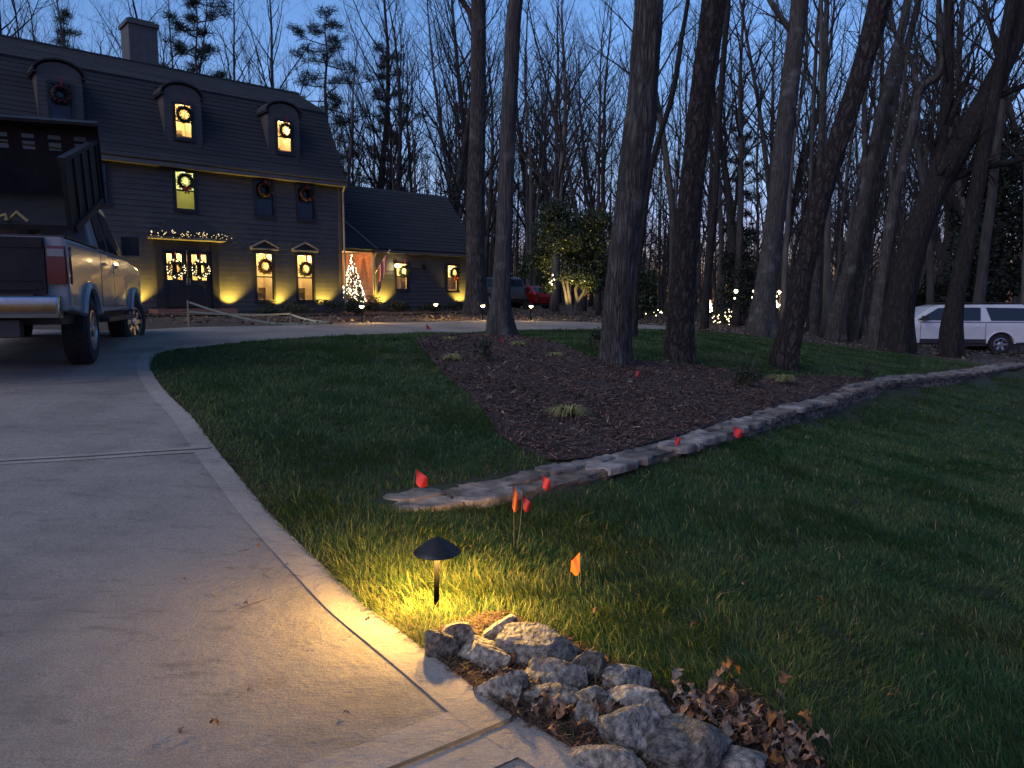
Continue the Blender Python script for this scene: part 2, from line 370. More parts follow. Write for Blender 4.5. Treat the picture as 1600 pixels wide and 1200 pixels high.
ctrl = []
for px, py, e in [(800,1200,-1.45),(0,1200,-1.45),(300,1000,-1.42),(684,955,-1.44),(640,790,-1.385),(310,708,-1.17),(0,720,-1.2),(135,568,-.80),
        (237,575,-.86),(200,533,-.67),(-300,580,-.80),(480,527,-.68),(480,507,-.60),(650,521,-.66),(785,525,-.80),(940,514,-.72),(1050,517,-.82),
        (968,562,-.97),(1065,562,-1.05),(1230,572,-1.25),(1195,522,-1.25),(1400,545,-1.55),(1480,545,-1.75),(1543,552,-2.08),(1590,568,-1.82),
        (1100,690,-1.40),(1300,620,-1.60),(850,755,-1.39),(700,640,-1.12),(480,640,-1.06),(890,655,-1.27),(1300,1000,-1.52),(1600,1150,-1.6),
        (1600,800,-1.80),(1600,612,-1.97),(1000,1150,-1.48)]:
    x, y = at_e(px, py, e); ctrl.append((x, y, H + e))
for t, b, e in [(-8.7,-.6,-.42),(-3,-.8,-.44),(2.6,-.6,-.5),(-3,7,-.4),(7,1.2,-.45),(10,1,-.45)]:
    p = HL(t, b); ctrl.append((p.x, p.y, H + e))
for x, y, e in [(-.4,45,-.45),(-30,60,.2),(0,75,-.2),(30,60,-2.2),(60,45,-2.9),(-40,20,-.3),(0,118,.4),(-22,0,-1.3),(16,0,-1.8),(45,8,-2.6),(0,-12,-1.5),(-55,110,.6),(70,110,-1.5)]:
    ctrl.append((x, y, H + e))
ctrl = np.array(ctrl); _n = len(ctrl)
def _U(r2): return np.where(r2 > 1e-12, .5 * r2 * np.log(np.maximum(r2, 1e-12)), 0)
_sc = 10.0
_P = ctrl[:, :2] / _sc
_K = _U(((_P[:, None] - _P[None]) ** 2).sum(-1)) + np.eye(_n) * .004
_Q = np.c_[np.ones(_n), _P]
_A = np.block([[_K, _Q], [_Q.T, np.zeros((3, 3))]])
_w = np.linalg.solve(_A, np.r_[ctrl[:, 2], np.zeros(3)])
def tps(x, y):
    x = np.clip(np.asarray(x, float), -60, 75) / _sc; y = np.clip(np.asarray(y, float), -12, 120) / _sc
    z = _w[_n] + _w[_n+1] * x + _w[_n+2] * y
    for i in range(_n): z = z + _w[i] * _U((x - _P[i, 0]) ** 2 + (y - _P[i, 1]) ** 2)
    return z

WALLPX = [(606,790,-1.385),(740,770,-1.388),(850,748,-1.39),(956,718,-1.395),(1060,690,-1.40),(1150,662,-1.45),(1240,634,-1.53),(1330,611,-1.62),(1430,592,-1.71),(1530,577,-1.79),(1592,567,-1.82)]
WALL = np.array([at_e(*p) for p in WALLPX])
WLEN = np.r_[0, np.cumsum(np.linalg.norm(np.diff(WALL, axis=0), axis=1))]
def wall_sd(x, y):
    """signed distance to the wall line (positive on the low side) and the run along it"""
    x = np.asarray(x, float); y = np.asarray(y, float)
    best = np.full(x.shape, 1e9); sd = np.zeros(x.shape); run = np.zeros(x.shape)
    for i in range(len(WALL) - 1):
        a, b = WALL[i], WALL[i+1]; d = b - a; L2 = d @ d
        t = np.clip(((x - a[0]) * d[0] + (y - a[1]) * d[1]) / L2, 0, 1)
        qx, qy = x - a[0] - t * d[0], y - a[1] - t * d[1]; r = np.hypot(qx, qy)
        sg = np.where(qx * d[1] - qy * d[0] > 0, 1.0, -1.0)
        k = r < best; best = np.where(k, r, best); sd = np.where(k, sg * r, sd); run = np.where(k, WLEN[i] + t * np.sqrt(L2), run)
    return sd, run
def step_at(run): return np.interp(run, [0, .7, 2, 4, 8, 13, WLEN[-1]-1, WLEN[-1]], [0, .05, .07, .09, .20, .23, .17, .0])
def h(x, y):
    sd, run = wall_sd(x, y)
    k = np.clip((sd + .12) / .24, 0, 1); k = k * k * (3 - 2 * k)
    return tps(x, y) - step_at(run) * k
def h1(x, y): return float(h(np.array([x]), np.array([y]))[0])
def gp(px, py, lift=0.0):
    """where the line of sight through a pixel of the photograph meets the ground"""
    d = ray(px, py); ts = np.geomspace(1.5, 140, 500)
    f = H + d[2] * ts - h(d[0] * ts, d[1] * ts)
    i = np.argmax(f < 0) if (f < 0).any() else len(ts) - 1
    a, b = ts[max(i-1, 0)], ts[i]
    for _ in range(18):
        m = (a + b) / 2
        if H + d[2] * m - h1(d[0] * m, d[1] * m) < 0: b = m
        else: a = m
    t = (a + b) / 2
    return Vector((d[0] * t, d[1] * t, h1(d[0] * t, d[1] * t) + lift))
def inpoly(x, y, poly):
    x = np.asarray(x); y = np.asarray(y); c = np.zeros(x.shape, bool); n = len(poly)
    for i in range(n):
        x1, y1 = poly[i][:2]; x2, y2 = poly[(i+1) % n][:2]
        if y1 == y2: continue
        k = ((y1 > y) != (y2 > y)) & (x < (x2 - x1) * (y - y1) / (y2 - y1) + x1); c ^= k
    return c
def smooth_line(pts, n=6, closed=False):
    """Catmull-Rom through plan points"""
    P = [Vector(p[:2]) for p in pts]; out = []; m = len(P)
    for i in range(m if closed else m - 1):
        p0 = P[(i-1) % m] if closed or i > 0 else P[0]; p1 = P[i]; p2 = P[(i+1) % m]; p3 = P[(i+2) % m] if closed or i + 2 < m else P[-1]
        for k in range(n):
            t = k / n
            out.append(.5 * ((2*p1) + (p2-p0)*t + (2*p0-5*p1+4*p2-p3)*t*t + (3*p1-p0-3*p2+p3)*t**3))
    if not closed: out.append(P[-1])
    return [(p.x, p.y) for p in out]
def sheet(name, poly, lift, m, res=.3, rough=0.0, edge_drop=0.0):
    """a triangulated patch of ground that follows the terrain"""
    poly = [tuple(p[:2]) for p in poly]; a = np.array(poly)
    lo, hi = a.min(0), a.max(0); pts = []
    y = lo[1] + res / 2
    while y < hi[1]:
        r = res * max(1, min(8, y / 8)); x = lo[0] + r / 2; row = []
        while x < hi[0]: row.append((x + R.uniform(-.2, .2) * r, y + R.uniform(-.2, .2) * r)); x += r
        if row:
            q = np.array(row); pts += [row[i] for i in np.nonzero(inpoly(q[:, 0], q[:, 1], poly))[0]]
        y += r
    n = len(poly); vs = [Vector(p) for p in poly] + [Vector(p) for p in pts]
    r = delaunay_2d_cdt(vs, [(i, (i+1) % n) for i in range(n)], [], 1, 1e-5)
    v2 = np.array([(p.x, p.y) for p in r[0]]); z = h(v2[:, 0], v2[:, 1]) + lift
    if rough:
        z = z + np.array([mnoise.noise((p[0]*2.1, p[1]*2.1, 3.3)) * rough + mnoise.noise((p[0]*7, p[1]*7, 9.3)) * rough * .5 for p in v2]) * (np.arange(len(v2)) >= n)
    me = bpy.data.meshes.new(name); me.from_pydata(np.c_[v2, z].tolist(), [], [list(f) for f in r[2]]); me.update()
    bm = bmesh.new(); bm.from_mesh(me); bmesh.ops.recalc_face_normals(bm, faces=bm.faces)
    if sum(f.normal.z for f in bm.faces) < 0: bmesh.ops.reverse_faces(bm, faces=bm.faces)
    bm.to_mesh(me); bm.free(); me.polygons.foreach_set("use_smooth", [True] * len(me.polygons))
    return kind(link(name, me, m), "structure")
def strip(name, line, w, lift, m, thick=0.0):
    """a ribbon of width w centred on a plan line"""
    mb = MB(); P = [Vector(p) for p in line]; L_, R_ = [], []
    for i, p in enumerate(P):
        d = (P[min(i+1, len(P)-1)] - P[max(i-1, 0)]).normalized(); nrm = Vector((-d.y, d.x)) * w / 2
        for lst, q in ((L_, p + nrm), (R_, p - nrm)): lst.append((q.x, q.y, h1(q.x, q.y) + lift))
    for i in range(len(P) - 1): mb.quad(L_[i], R_[i], R_[i+1], L_[i+1])
    return kind(mb.build(name, m), "structure")

# one ground sheet out to the horizon
us = np.linspace(-1, 1, 241); gx = 260 * np.sinh(5.2 * us) / math.sinh(5.2)
vs_ = np.linspace(0, 1, 261); gy = -14 + 460 * (np.exp(3.6 * vs_) - 1) / (math.exp(3.6) - 1)
GX, GY = np.meshgrid(gx, gy); GZ = h(GX.ravel(), GY.ravel()) - .03
nx, ny = len(gx), len(gy)
idx = (np.arange(ny-1)[:, None] * nx + np.arange(nx-1)[None]).ravel()
lp = np.c_[idx, idx+1, idx+nx+1, idx+nx].ravel()
gme = np_mesh("ground", np.c_[GX.ravel(), GY.ravel(), GZ], lp, np.arange(len(idx)) * 4, np.full(len(idx), 4), True)
kind(link("ground", gme, M['litter']), "structure")

# driveway outline: the near (island) edge from bottom right, then the far edge, then round the left outside the frame
EDGEPX = [(1090,1300),(1000,1243),(929,1200),(801,1126),(760,1099),(685,1040),(622,992),(560,944),(500,887),(412,798),(371,748),(336,705),(301,657),(268,625),(250,604),(238,586),(234,573),(238,561),(252,552),(285,546),
          (330,541),(400,534),(480,528),(560,524),(650,521),(760,518),(830,515.5),(940,515),(1042,516)]
EDGE = smooth_line([gp(*p) for p in EDGEPX], 5)
FARPX = [(1046,510),(940,505),(850,502),(759,501),(672,504),(560,505),(500,508),(410,510),(300,512),(226,516),(150,518)]
FAR = smooth_line([gp(*p) for p in FARPX], 3)
LEFT = [(-15.5, 15.5), (-13, 9), (-11, 3), (-9, 0), (-8, -6), (2.5, -6), (2.2, -1)]
drive_poly = EDGE + FAR + LEFT
sheet("driveway", drive_poly, .012, M['conc'], .45)
# the smooth trowelled border follows the island edge
bl = [p for p in EDGE]
mbb = MB(); P = [Vector(p) for p in bl]; o_, i_ = [], []
for k, p in enumerate(P):
    d = (P[min(k+1, len(P)-1)] - P[max(k-1, 0)]).normalized(); nl = Vector((-d.y, d.x))
    a, b = p - nl * .01, p + nl * .155
    zz = h1(a.x, a.y)
    o_.append((a.x, a.y, zz + .017)); i_.append((b.x, b.y, h1(b.x, b.y) + .017))
for k in range(len(P) - 1):
    mbb.quad(o_[k], o_[k+1], i_[k+1], i_[k])
    mbb.quad((o_[k][0], o_[k][1], o_[k][2] - .08), (o_[k+1][0], o_[k+1][1], o_[k+1][2] - .08), o_[k+1], o_[k])
bb = mbb.build("driveway_border", M['border']); kind(bb, "structure")
def joint(pxs, wpale, wdark):
    ln = smooth_line([gp(*p) for p in pxs], 6)
    strip("driveway_joint_margin", ln, wpale, .0165, M['border']); strip("driveway_joint", ln, wdark, .0215, M['groove'])
joint([(332,703),(300,706),(150,716),(0,725),(-200,738)], .15, .016)
joint([(800,1132),(720,1166),(620,1207),(480,1262)], .34, .017)
strip("driveway_joint", smooth_line([gp(*p) for p in [(262,590),(190,596),(60,604)]], 4), .012, .0165, M['groove'])

# lawn: island and the lower lawn to the right in one sheet
LAWNTOP = [gp(*p) for p in [(1060,517),(1130,520),(1200,529),(1290,539),(1370,548),(1420,553),(1480,562),(1540,570),(1592,570)]]
LAWN = EDGE[2:] + [(p.x, p.y) for p in LAWNTOP] + [(19, 21.5), (30, 19), (30, 4), (16, -5), (3.2, -4)]
lawn_poly = LAWN
sheet("lawn", LAWN, .0, M['soil'], .35)
# mulch island
MULPX = [(655,532),(720,524),(790,526),(850,533),(890,545),(925,560),(1000,566),(1075,571),(1140,580),(1210,592),(1290,588),(1370,594),(1400,600),(1330,607),(1250,628),(1150,656),(1060,682),(990,702),(920,718),(858,722),(815,704),(780,680),(760,650),(735,620),(700,592),(672,560)]
MULCH = smooth_line([gp(*p) for p in MULPX], 4, True)
sheet("mulch_bed", MULCH, .022, M['mulch'], .16, .035)
ROCKPX = [(672,1020),(690,985),(760,965),(810,972),(900,1008),(955,1040),(1010,1060),(1060,1095),(1140,1075),(1200,1110),(1270,1180),(1330,1270),(1080,1290),(1000,1243),(929,1200),(801,1126),(760,1099),(700,1052)]
ROCKBED = smooth_line([gp(*p) for p in ROCKPX], 3, True)
sheet("rock_bed", ROCKBED, .012, M['mulch'], .1, .02)
EDGEWOOD = [gp(*p) for p in [(1046,508),(1130,512),(1260,520),(1400,530),(1400,540),(1290,533),(1200,524),(1060,516)]]
BEDLEFT = [HL(-9.5, -2.2), HL(-4.6, -2.4), HL(-2.0, -2.3), HL(1, -2.6), HL(3.4, -2.4), HL(6, -1.8), HL(9.6, -1.0), HL(9.9, 1.45), HL(5.0, 1.45), HL(5.0, 3.0), HL(2.7, 3.0), HL(2.65, -.02), HL(-9.5, -.02)]
sheet("planting_bed", BEDLEFT, .01, M['mulch'], .4, .02)
# ------------------------------------------------------------------ house
house = thing("house", "dark two storey house with gambrel roof, dormers, lit windows and a lower side wing", "house", HL(0, 0, 0), HA)
warm_lights = []
def lamp(kind_, loc, e, c, r=.05, spot=None, rot=None, parent=None, blend=.6):
    d = bpy.data.lights.new("lamp_light", kind_); o = bpy.data.objects.new("lamp_light", d); col.objects.link(o)
    d.energy = e * K; d.color = c; d.shadow_soft_size = r
    if spot: d.spot_size = math.radians(spot); d.spot_blend = blend
    o.location = loc
    if rot is not None: o.rotation_euler = rot
    if parent is not None: o.parent = parent
    return o
def aim(o, v): o.rotation_euler = Vector(v).to_track_quat('-Z', 'Y').to_euler()

def siding(mb, x0, x1, z0, z1, y, ops, pitch=.165, out=.034):
    n = int(round((z1 - z0) / pitch)); pitch = (z1 - z0) / n
    for i in range(n):
        a, b = z0 + i * pitch, z0 + (i + 1) * pitch; c = (a + b) / 2
        segs = [(x0, x1)]
        for (u0, u1, w0, w1) in ops:
            if w0 < c < w1:
                ns = []
                for s0, s1 in segs:
                    if u1 <= s0 or u0 >= s1: ns.append((s0, s1)); continue
                    if u0 > s0: ns.append((s0, u0))
                    if u1 < s1: ns.append((u1, s1))
                segs = ns
        for s0, s1 in segs:
            mb.add([(s0, y - out, a), (s1, y - out, a), (s1, y - .004, b), (s0, y - .004, b), (s0, y, a), (s1, y, a)], [(0, 1, 2, 3), (4, 5, 1, 0)])

def frame4(mb, cx, z0, z1, w, y0, y1, t):
    x0, x1 = cx - w/2, cx + w/2
    mb.box(x0 - t, x0, y0, y1, z0 - t, z1 + t); mb.box(x1, x1 + t, y0, y1, z0 - t, z1 + t)
    mb.box(x0, x1, y0 + .003, y1, z0 - t, z0); mb.box(x0, x1, y0 + .003, y1, z1, z1 + t)

WARM = (1, .66, .28)
def room(cx, z0, z1, w, y, watts, c=WARM, depth=1.5, furniture=None, dx=.25):
    """the lit interior behind a window"""
    mb = MB(); x0, x1, a, b = cx - w, cx + w, z0 - .45, z1 + .25
    y0, y1 = y + .06, y + depth
    mb.quad((x0,y1,a),(x0,y1,b),(x1,y1,b),(x1,y1,a)); mb.quad((x0,y0,a),(x0,y1,a),(x1,y1,a),(x1,y0,a)); mb.quad((x0,y0,b),(x1,y0,b),(x1,y1,b),(x0,y1,b))
    mb.quad((x0,y0,a),(x0,y0,b),(x0,y1,b),(x0,y1,a)); mb.quad((x1,y0,a),(x1,y1,a),(x1,y1,b),(x1,y0,b))
    # the wall inside, round the opening
    rm = mb.build("lit_room", M['cream'], house)
    q = MB(); e = R.uniform(-.15, .25); q.box(cx + e, cx + e + .30, y1 - .03, y1 - .004, a + .02, z0 + (z1 - z0) * R.uniform(.5, .75)); q.box(cx - .32, cx - .12, y1 - .025, y1 - .004, z0 + (z1 - z0) * .5, z0 + (z1 - z0) * .72); q.build("room_furnishing", M['wood'], rm)
    lamp('POINT', (cx + dx, y + depth * .55, z1 - .12), watts * 4.4, c, .08, parent=house)
    return rm

def window(cx, z0, z1, w, y, lit=None, mid=True, t=.075, c=WARM, pediment=False, name="window", dx=.25):
    f = MB(); frame4(f, cx, z0, z1, w, y - .07, y + .05, t)
    f.box(cx - w/2 - t - .03, cx + w/2 + t + .03, y - .10, y - .071, z0 - t - .04, z0 - t + .005)
    fo = f.build(name, M['black'], house)
    s = MB()
    if mid: s.box(cx - w/2, cx + w/2, y - .02, y + .01, (z0+z1)/2 - .022, (z0+z1)/2 + .022)
    s.box(cx - w/2, cx - w/2 + .025, y - .015, y + .01, z0, z1); s.box(cx + w/2 - .025, cx + w/2, y - .015, y + .01, z0, z1)
    s.build("sash", M['black'], fo)
    g = MB(); g.quad((cx-w/2, y, z0), (cx+w/2, y, z0), (cx+w/2, y, z1), (cx-w/2, y, z1))
    g.build("pane", M['glass'] if lit else M['darkglass'], fo)
    if lit: room(cx, z0, z1, w, y, lit, c, dx=dx)
    if pediment:
        p = MB(); zt = z1 + t + .06; hw = w/2 + t + .12
        p.box(cx - hw, cx + hw, y - .16, y - .01, zt, zt + .05)
        for sgn in (-1, 1):
            a = Vector((cx + sgn * hw, 0, zt + .05)); b = Vector((cx, 0, zt + .30))
            p.hexa([(a.x, y-.16, a.z), (b.x, y-.16, b.z), (b.x, y-.01, b.z), (a.x, y-.01, a.z), (a.x, y-.16, a.z+.055), (b.x, y-.16, b.z+.055), (b.x, y-.01, b.z+.055), (a.x, y-.01, a.z+.055)])
        p.build("pediment", M['trim'], fo)
        q = MB(); q.add([(cx-hw+.1, y-.05, zt+.05), (cx+hw-.1, y-.05, zt+.05), (cx, y-.05, zt+.29)], [(0, 1, 2)]); q.build("pediment_face", M['black'], fo)
    return fo

X0, X1, DEP = -8.6, 2.72, 6.8
EAVE, BRK, RIDGE = 4.80, 7.54, 8.69
D1, D2 = -3.03, .35     # door bay
ops = [(-3.9, -1.96, .2, 2.42)]
W1 = [(-7.1,0), (-5.55,0), (-.30,9), (1.23,9)]
for cx, l in W1: ops.append((cx-.36, cx+.36, .45, 2.18))
W2 = [(-7.1,0), (-5.45,0), (-2.87,5.5), (-.21,0), (1.34,0)]
for cx, l in W2: ops.append((cx-.36, cx+.36, 3.40, 4.70))
mb = MB(); siding(mb, X0, X1, -.05, EAVE, 0, ops); mb.build("front_wall", M['siding'], house)
mb = MB(); mb.box(X0 - .01, X1 + .01, -.045, .02, -.9, -.05); mb.build("foundation", M['brick'], house)
mb = MB()
for x0, x1 in ((X1 - .002, X1 + .022), (X0 - .022, X0 + .002)):
    mb.prism([(.0, -.9), (DEP, -.9), (DEP, EAVE), (DEP - 1.2, BRK - .15), (DEP/2, RIDGE - .15), (1.2, BRK - .15), (0, EAVE)], x0, x1, lambda u, w, c: (c, u, w))
mb.box(X0, X1, DEP - .02, DEP, -.9, EAVE); mb.build("side_wall", M['siding'], house)
for a, b in ((X1 - .09, X1 + .03), (X0 - .03, X0 + .09)):
    mb = MB(); mb.box(a, b, -.05, -.002, -.3, EAVE); mb.build("corner_board", M['siding'], house)
mb = MB(); mb.tube([(X1 + .10, -.10, -.3), (X1 + .10, -.10, EAVE - .25), (X1 + .08, -.28, EAVE - .05)], .04, 8); mb.build("downspout", M['trim'], house)
# roof: rows of shingles, each row a little proud of the one below
def roof_plane(p0, p1, x0, x1, th=.10, rows=14, gaps=()):
    """sloped slab from the low edge p0=(y,z) to the high edge p1"""
    mb = MB(); dy, dz = p1[0]-p0[0], p1[1]-p0[1]; L_ = math.hypot(dy, dz); ny_, nz_ = -dz / L_ * math.copysign(1, dy), abs(dy) / L_
    for i in range(rows):
        a, b = i / rows, (i + 1) / rows
        A = (p0[0] + dy*a, p0[1] + dz*a); B = (p0[0] + dy*b, p0[1] + dz*b); k = .012
        n_t = max(1, int((x1 - x0) / .9)); xs = [x0 + (x1 - x0) * (j + (R.uniform(-.25, .25) if 0 < j < n_t else 0)) / n_t for j in range(n_t + 1)]
        if gaps: xs = sorted([x for x in xs if not any(u0 - .05 < x < u1 + .05 for u0, u1, *_ in gaps)] + [u for g_ in gaps for u in g_[:2]]); n_t = len(xs) - 1
        for j in range(n_t):
            q = k * R.uniform(.7, 1.3)
            if any(u0 < (xs[j] + xs[j+1]) / 2 < u1 and w0 < A[1] < w1 for u0, u1, w0, w1 in gaps): continue
            mb.add([(xs[j], A[0] + ny_*(th+q), A[1] + nz_*(th+q)), (xs[j+1], A[0] + ny_*(th+q), A[1] + nz_*(th+q)), (xs[j+1], B[0] + ny_*th, B[1] + nz_*th), (xs[j], B[0] + ny_*th, B[1] + nz_*th),
                    (xs[j], A[0] + ny_*th*.9, A[1] + nz_*th*.9), (xs[j+1], A[0] + ny_*th*.9, A[1] + nz_*th*.9)], [(0, 1, 2, 3), (4, 5, 1, 0)])
    if not gaps: mb.hexa([(x0, p0[0], p0[1]), (x1, p0[0], p0[1]), (x1, p1[0], p1[1]), (x0, p1[0], p1[1])] + [(x, p[0] + ny_*th*.96, p[1] + nz_*th*.96) for x, p in ((x0, p0), (x1, p0), (x1, p1), (x0, p1))])
    return mb
rx0, rx1 = X0 - .12, X1 + .12
for nm, prof in (("lower_roof", [(-.36, EAVE + .02), (-.08, EAVE + .30), (1.13, BRK)]), ("upper_roof", [(1.05, BRK + .0), (3.4, RIDGE)])):
    mb = MB()
    for a, b in zip(prof, prof[1:]):
        q = roof_plane(a, b, rx0, rx1, .08, max(2, int(math.dist(a, b) / .17)), [(c_ - .56, c_ + .56, 5.35, 7.25) for c_ in (-6.23, -2.775, .665)] if nm == "lower_roof" and b[1] > 6 else ()); mb.add(q.v, q.f)
    mb.build(nm, M['roof'], house)
mb = MB(); q = roof_plane((DEP + .3, EAVE), (DEP - 1.13, BRK), rx0, rx1, .08, 4); mb.add(q.v, q.f); q = roof_plane((DEP - 1.05, BRK), (3.4, RIDGE), rx0, rx1, .08, 4); mb.add(q.v, q.f); mb.build("rear_roof", M['roof'], house)
mb = MB(); mb.box(rx0, rx1, -.40, -.30, EAVE - .10, EAVE + .03); mb.box(rx0 + .02, rx1 - .02, -.30, -.02, EAVE - .08, EAVE - .06); mb.build("gutter", M['gutter'], house)
mb = MB(); mb.box(rx0, rx1, 3.3, 3.5, RIDGE + .02, RIDGE + .12); mb.build("ridge_cap", M['roof'], house)
# chimney
mb = MB(); mb.box(-3.3, -2.34, 3.75, 4.75, 8.0, 10.2); mb.build("chimney", M['greybrick'], house)
cap = MB(); cap.box(-3.36, -2.28, 3.69, 4.81, 10.2, 10.34); cap.box(-3.25, -2.4, 3.8, 4.7, 10.34, 10.42); cap.build("chimney_cap", M['greybrick'], house.children[-1])
# windows
for cx, l in W1: window(cx, .51, 2.12, .60, 0, l, pediment=True)
for cx, l in W2: window(cx, 3.47, 4.63, .60, 0, l, c=(.72, .85, .42) if cx < -2.5 else WARM)
# a pulled shade across the lower sash of the pale green window
shade_m = mat("window_shade", (.5, .47, .3), .9); translucent(shade_m, (.75, .7, .42), .75)
mb = MB(); mb.box(-3.17, -2.57, .03, .035, 3.47, 4.05); mb.build("window_shade", shade_m, house)
for cx, z in ((-2.775, 5.75), (.665, 5.75)):
    mb = MB(); mb.box(cx - .25, cx - .05, .75, .95, z - .3, z + .42); mb.box(cx - .27, cx + .27, .20, .24, z, z + .07); mb.box(cx + .05, cx + .2, .9, 1.0, z - .2, z + .28); mb.build("furniture", M['wood'], house)
# dormers
def dormer(cx, lit):
    d = MB(); hw = .585; zs, zt = 7.07, 7.41; y = .12
    arch = [(cx + hw*math.cos(a), zs + (zt - zs)*math.sin(a)) for a in np.linspace(0, math.pi, 9)]
    # front face as siding-like rows with the window opening
    ro = []; siding(d, cx - hw, cx + hw, 5.22, zs, y, [(cx-.33, cx+.33, 5.70, 6.84)], .135, .014)
    d.prism(arch, y - .008, y + .05, lambda u, w, c: (u, c, w))
    roof_y = lambda z: -.08 + (z - 5.10) / (7.54 - 5.10) * 1.21
    for s in (-1, 1):
        x = cx + s * hw
        d.add([(x, y, 5.22), (x, roof_y(5.22) + .1, 5.22), (x, roof_y(zs) + .1, zs), (x, y, zs)], [(0, 1, 2, 3)])
    o = d.build("dormer", M['siding'], house)
    r = MB(); n = 10; A = np.linspace(0, math.pi, n)
    for a, b in zip(A, A[1:]):
        P = lambda t, k, yy: (cx + (hw + .07 + k)*math.cos(t), yy, zs + (zt - zs + .05 + k)*math.sin(t))
        r.hexa([P(a, 0, y - .1), P(b, 0, y - .1), P(b, 0, 1.35), P(a, 0, 1.35), P(a, .05, y - .1), P(b, .05, y - .1), P(b, .05, 1.35), P(a, .05, 1.35)])
    for s in (-1, 1): r.box(cx + s*(hw+.035) - .06, cx + s*(hw+.035) + .06, y - .1, 1.2, zs - .05, zs)
    r.build("dormer_roof", M['roof'], o)
    window(cx, 5.75, 6.78, .52, y, lit, name="dormer_window", c=(1, .62, .27))
for cx, l in ((-6.23, 0), (-2.775, 8), (.665, 8)): dormer(cx, l)
# entrance: black surround, two leaves, hood
mb = MB(); mb.box(-3.92, -3.71, -.14, .02, .2, 2.42); mb.box(-2.16, -1.94, -.14, .02, .2, 2.42); mb.box(-3.71, -2.16, -.12, .02, 2.12, 2.42)
sur = mb.build("door_surround", M['black'], house)
for k, cx in enumerate((-3.325, -2.545)):
    d = MB(); w = .385; y0, y1 = -.045, -.005
    lx = [(cx - .235, cx - .07), (cx + .07, cx + .235)]
    d.box(cx - w, lx[0][0], y0, y1, .26, 2.12); d.box(lx[0][1], lx[1][0], y0, y1, 1.16, 2.0); d.box(lx[1][1], cx + w, y0, y1, .26, 2.12)
    d.box(lx[0][0], lx[1][1], y0, y1, .26, 1.16); d.box(lx[0][0], lx[1][1], y0, y1, 2.0, 2.12)
    for a, b in lx: d.box(a + .02, b - .02, y0 - .012, y0 - .001, .42, 1.02)
    do = d.build("door", M['black'], house)
    for a, b in lx:
        g = MB(); g.quad((a, -.02, 1.16), (b, -.02, 1.16), (b, -.02, 2.0), (a, -.02, 2.0)); g.build("door_glass", M['glass'], do)
    hd = MB(); hx = cx + (.34 if k == 0 else -.34); hd.tube([(hx, y0 - .05, 1.0), (hx, y0 - .05, 1.22)], .014, 6); hd.ball((hx, y0 - .03, 1.1), .03); hd.build("handle", M['metal'], do)
room(-2.935, 1.1, 2.0, .76, 0, 16, dx=0)
# hood over the door: concave swept roof
hd = MB(); prof = [(1.12, 2.50), (.95, 2.62), (.78, 2.80), (.62, 2.98), (.45, 3.12), (.0, 3.16)]
for (w0, z0), (w1, z1) in zip(prof, prof[1:]):
    y0, y1 = -.62 * w0 / 1.12, -.62 * w1 / 1.12; c = -2.95
    hd.quad((c-w0, y0, z0), (c+w0, y0, z0), (c+w1, y1, z1), (c-w1, y1, z1)); hd.quad((c+w0, y0, z0), (c+w0, .02, z0), (c+w1, .02, z1), (c+w1, y1, z1)); hd.quad((c-w0, .02, z0), (c-w0, y0, z0), (c-w1, y1, z1), (c-w1, .02, z1))
hood = hd.build("door_hood", M['roof'], house)
hf = MB(); hf.box(-4.09, -1.81, -.64, -.02, 2.43, 2.51); hf.build("hood_fascia", M['trim'], hood)
st = MB()
for k, (w, d_, z0, z1) in enumerate(((1.25, 1.0, .06, .22), (1.4, 1.32, -.11, .055), (1.55, 1.64, -.6, -.115))): st.box(-2.94 - w, -2.94 + w, -d_, -.05, z0, z1)
st.build("brick_steps", M['brick'], house)
# side wing
WX0, WX1, WY, WE, WR = 5.0, 10.1, 1.5, 2.54, 5.38
ops = [(6.05, 6.66, .92, 2.10), (8.75, 9.36, .92, 2.10)]
mb = MB(); siding(mb, WX0, WX1, -.25, WE, WY, ops); mb.build("wing_wall", M['siding'], house)
mb = MB(); mb.box(WX0 - .02, WX1, WY - .04, WY + .02, -.9, -.25); mb.build("wing_foundation", M['brick'], house)
mb = MB(); mb.prism([(WY, -.9), (WY + 4.6, -.9), (WY + 4.6, WE), (WY + 2.1, WR - .12), (WY, WE)], WX1 - .02, WX1 + .01, lambda u, w, c: (c, u, w)); mb.build("wing_side_wall", M['siding'], house)
mb = MB(); mb.box(WX0 - .03, WX0, WY + .03, 3.05, -.9, WE - .065); mb.build("porch_side_wall", M['brick'], house)
mb = MB(); mb.box(WX0 - .04, WX0 + .08, WY - .045, WY + .03, -.3, WE - .1); mb.build("wing_corner_board", M['trim'], house)
mb = MB(); mb.box(X1 + .03, WX0, 3.05, 3.15, -.9, WE + .2); mb.build("porch_wall", M['brick'], house)
mb = MB(); mb.box(X1 + .03, WX0, WY - .1, 3.05, -.35, .28); mb.build("porch_floor", M['brick'], house)
mb = MB(); mb.box(X1 + .03, WX0 - .04, WY - .2, 3.04, WE - .06, WE - .03); mb.build("porch_ceiling", M['trim'], house)
q = roof_plane((WY - .35, WE + .02), (WY + 2.1, WR), X1 + .02, WX1 + .25, .08, 18); q.build("wing_roof", M['roof'], house)
q = roof_plane((WY + 5.0, WE), (WY + 2.1, WR), X1 + .02, WX1 + .25, .08, 4); q.build("wing_rear_roof", M['roof'], house)
mb = MB(); mb.box(WX0 - .2, WX1 + .25, WY - .42, WY - .33, WE - .10, WE + .02); mb.box(WX0 - .15, WX1 + .2, WY - .33, WY - .03, WE - .06, WE - .04)
mb.box(X1 + .03, WX0 - .2, WY - .36, WY - .28, WE - .10, WE + .02); mb.build("wing_gutter", M['gutter'], house)
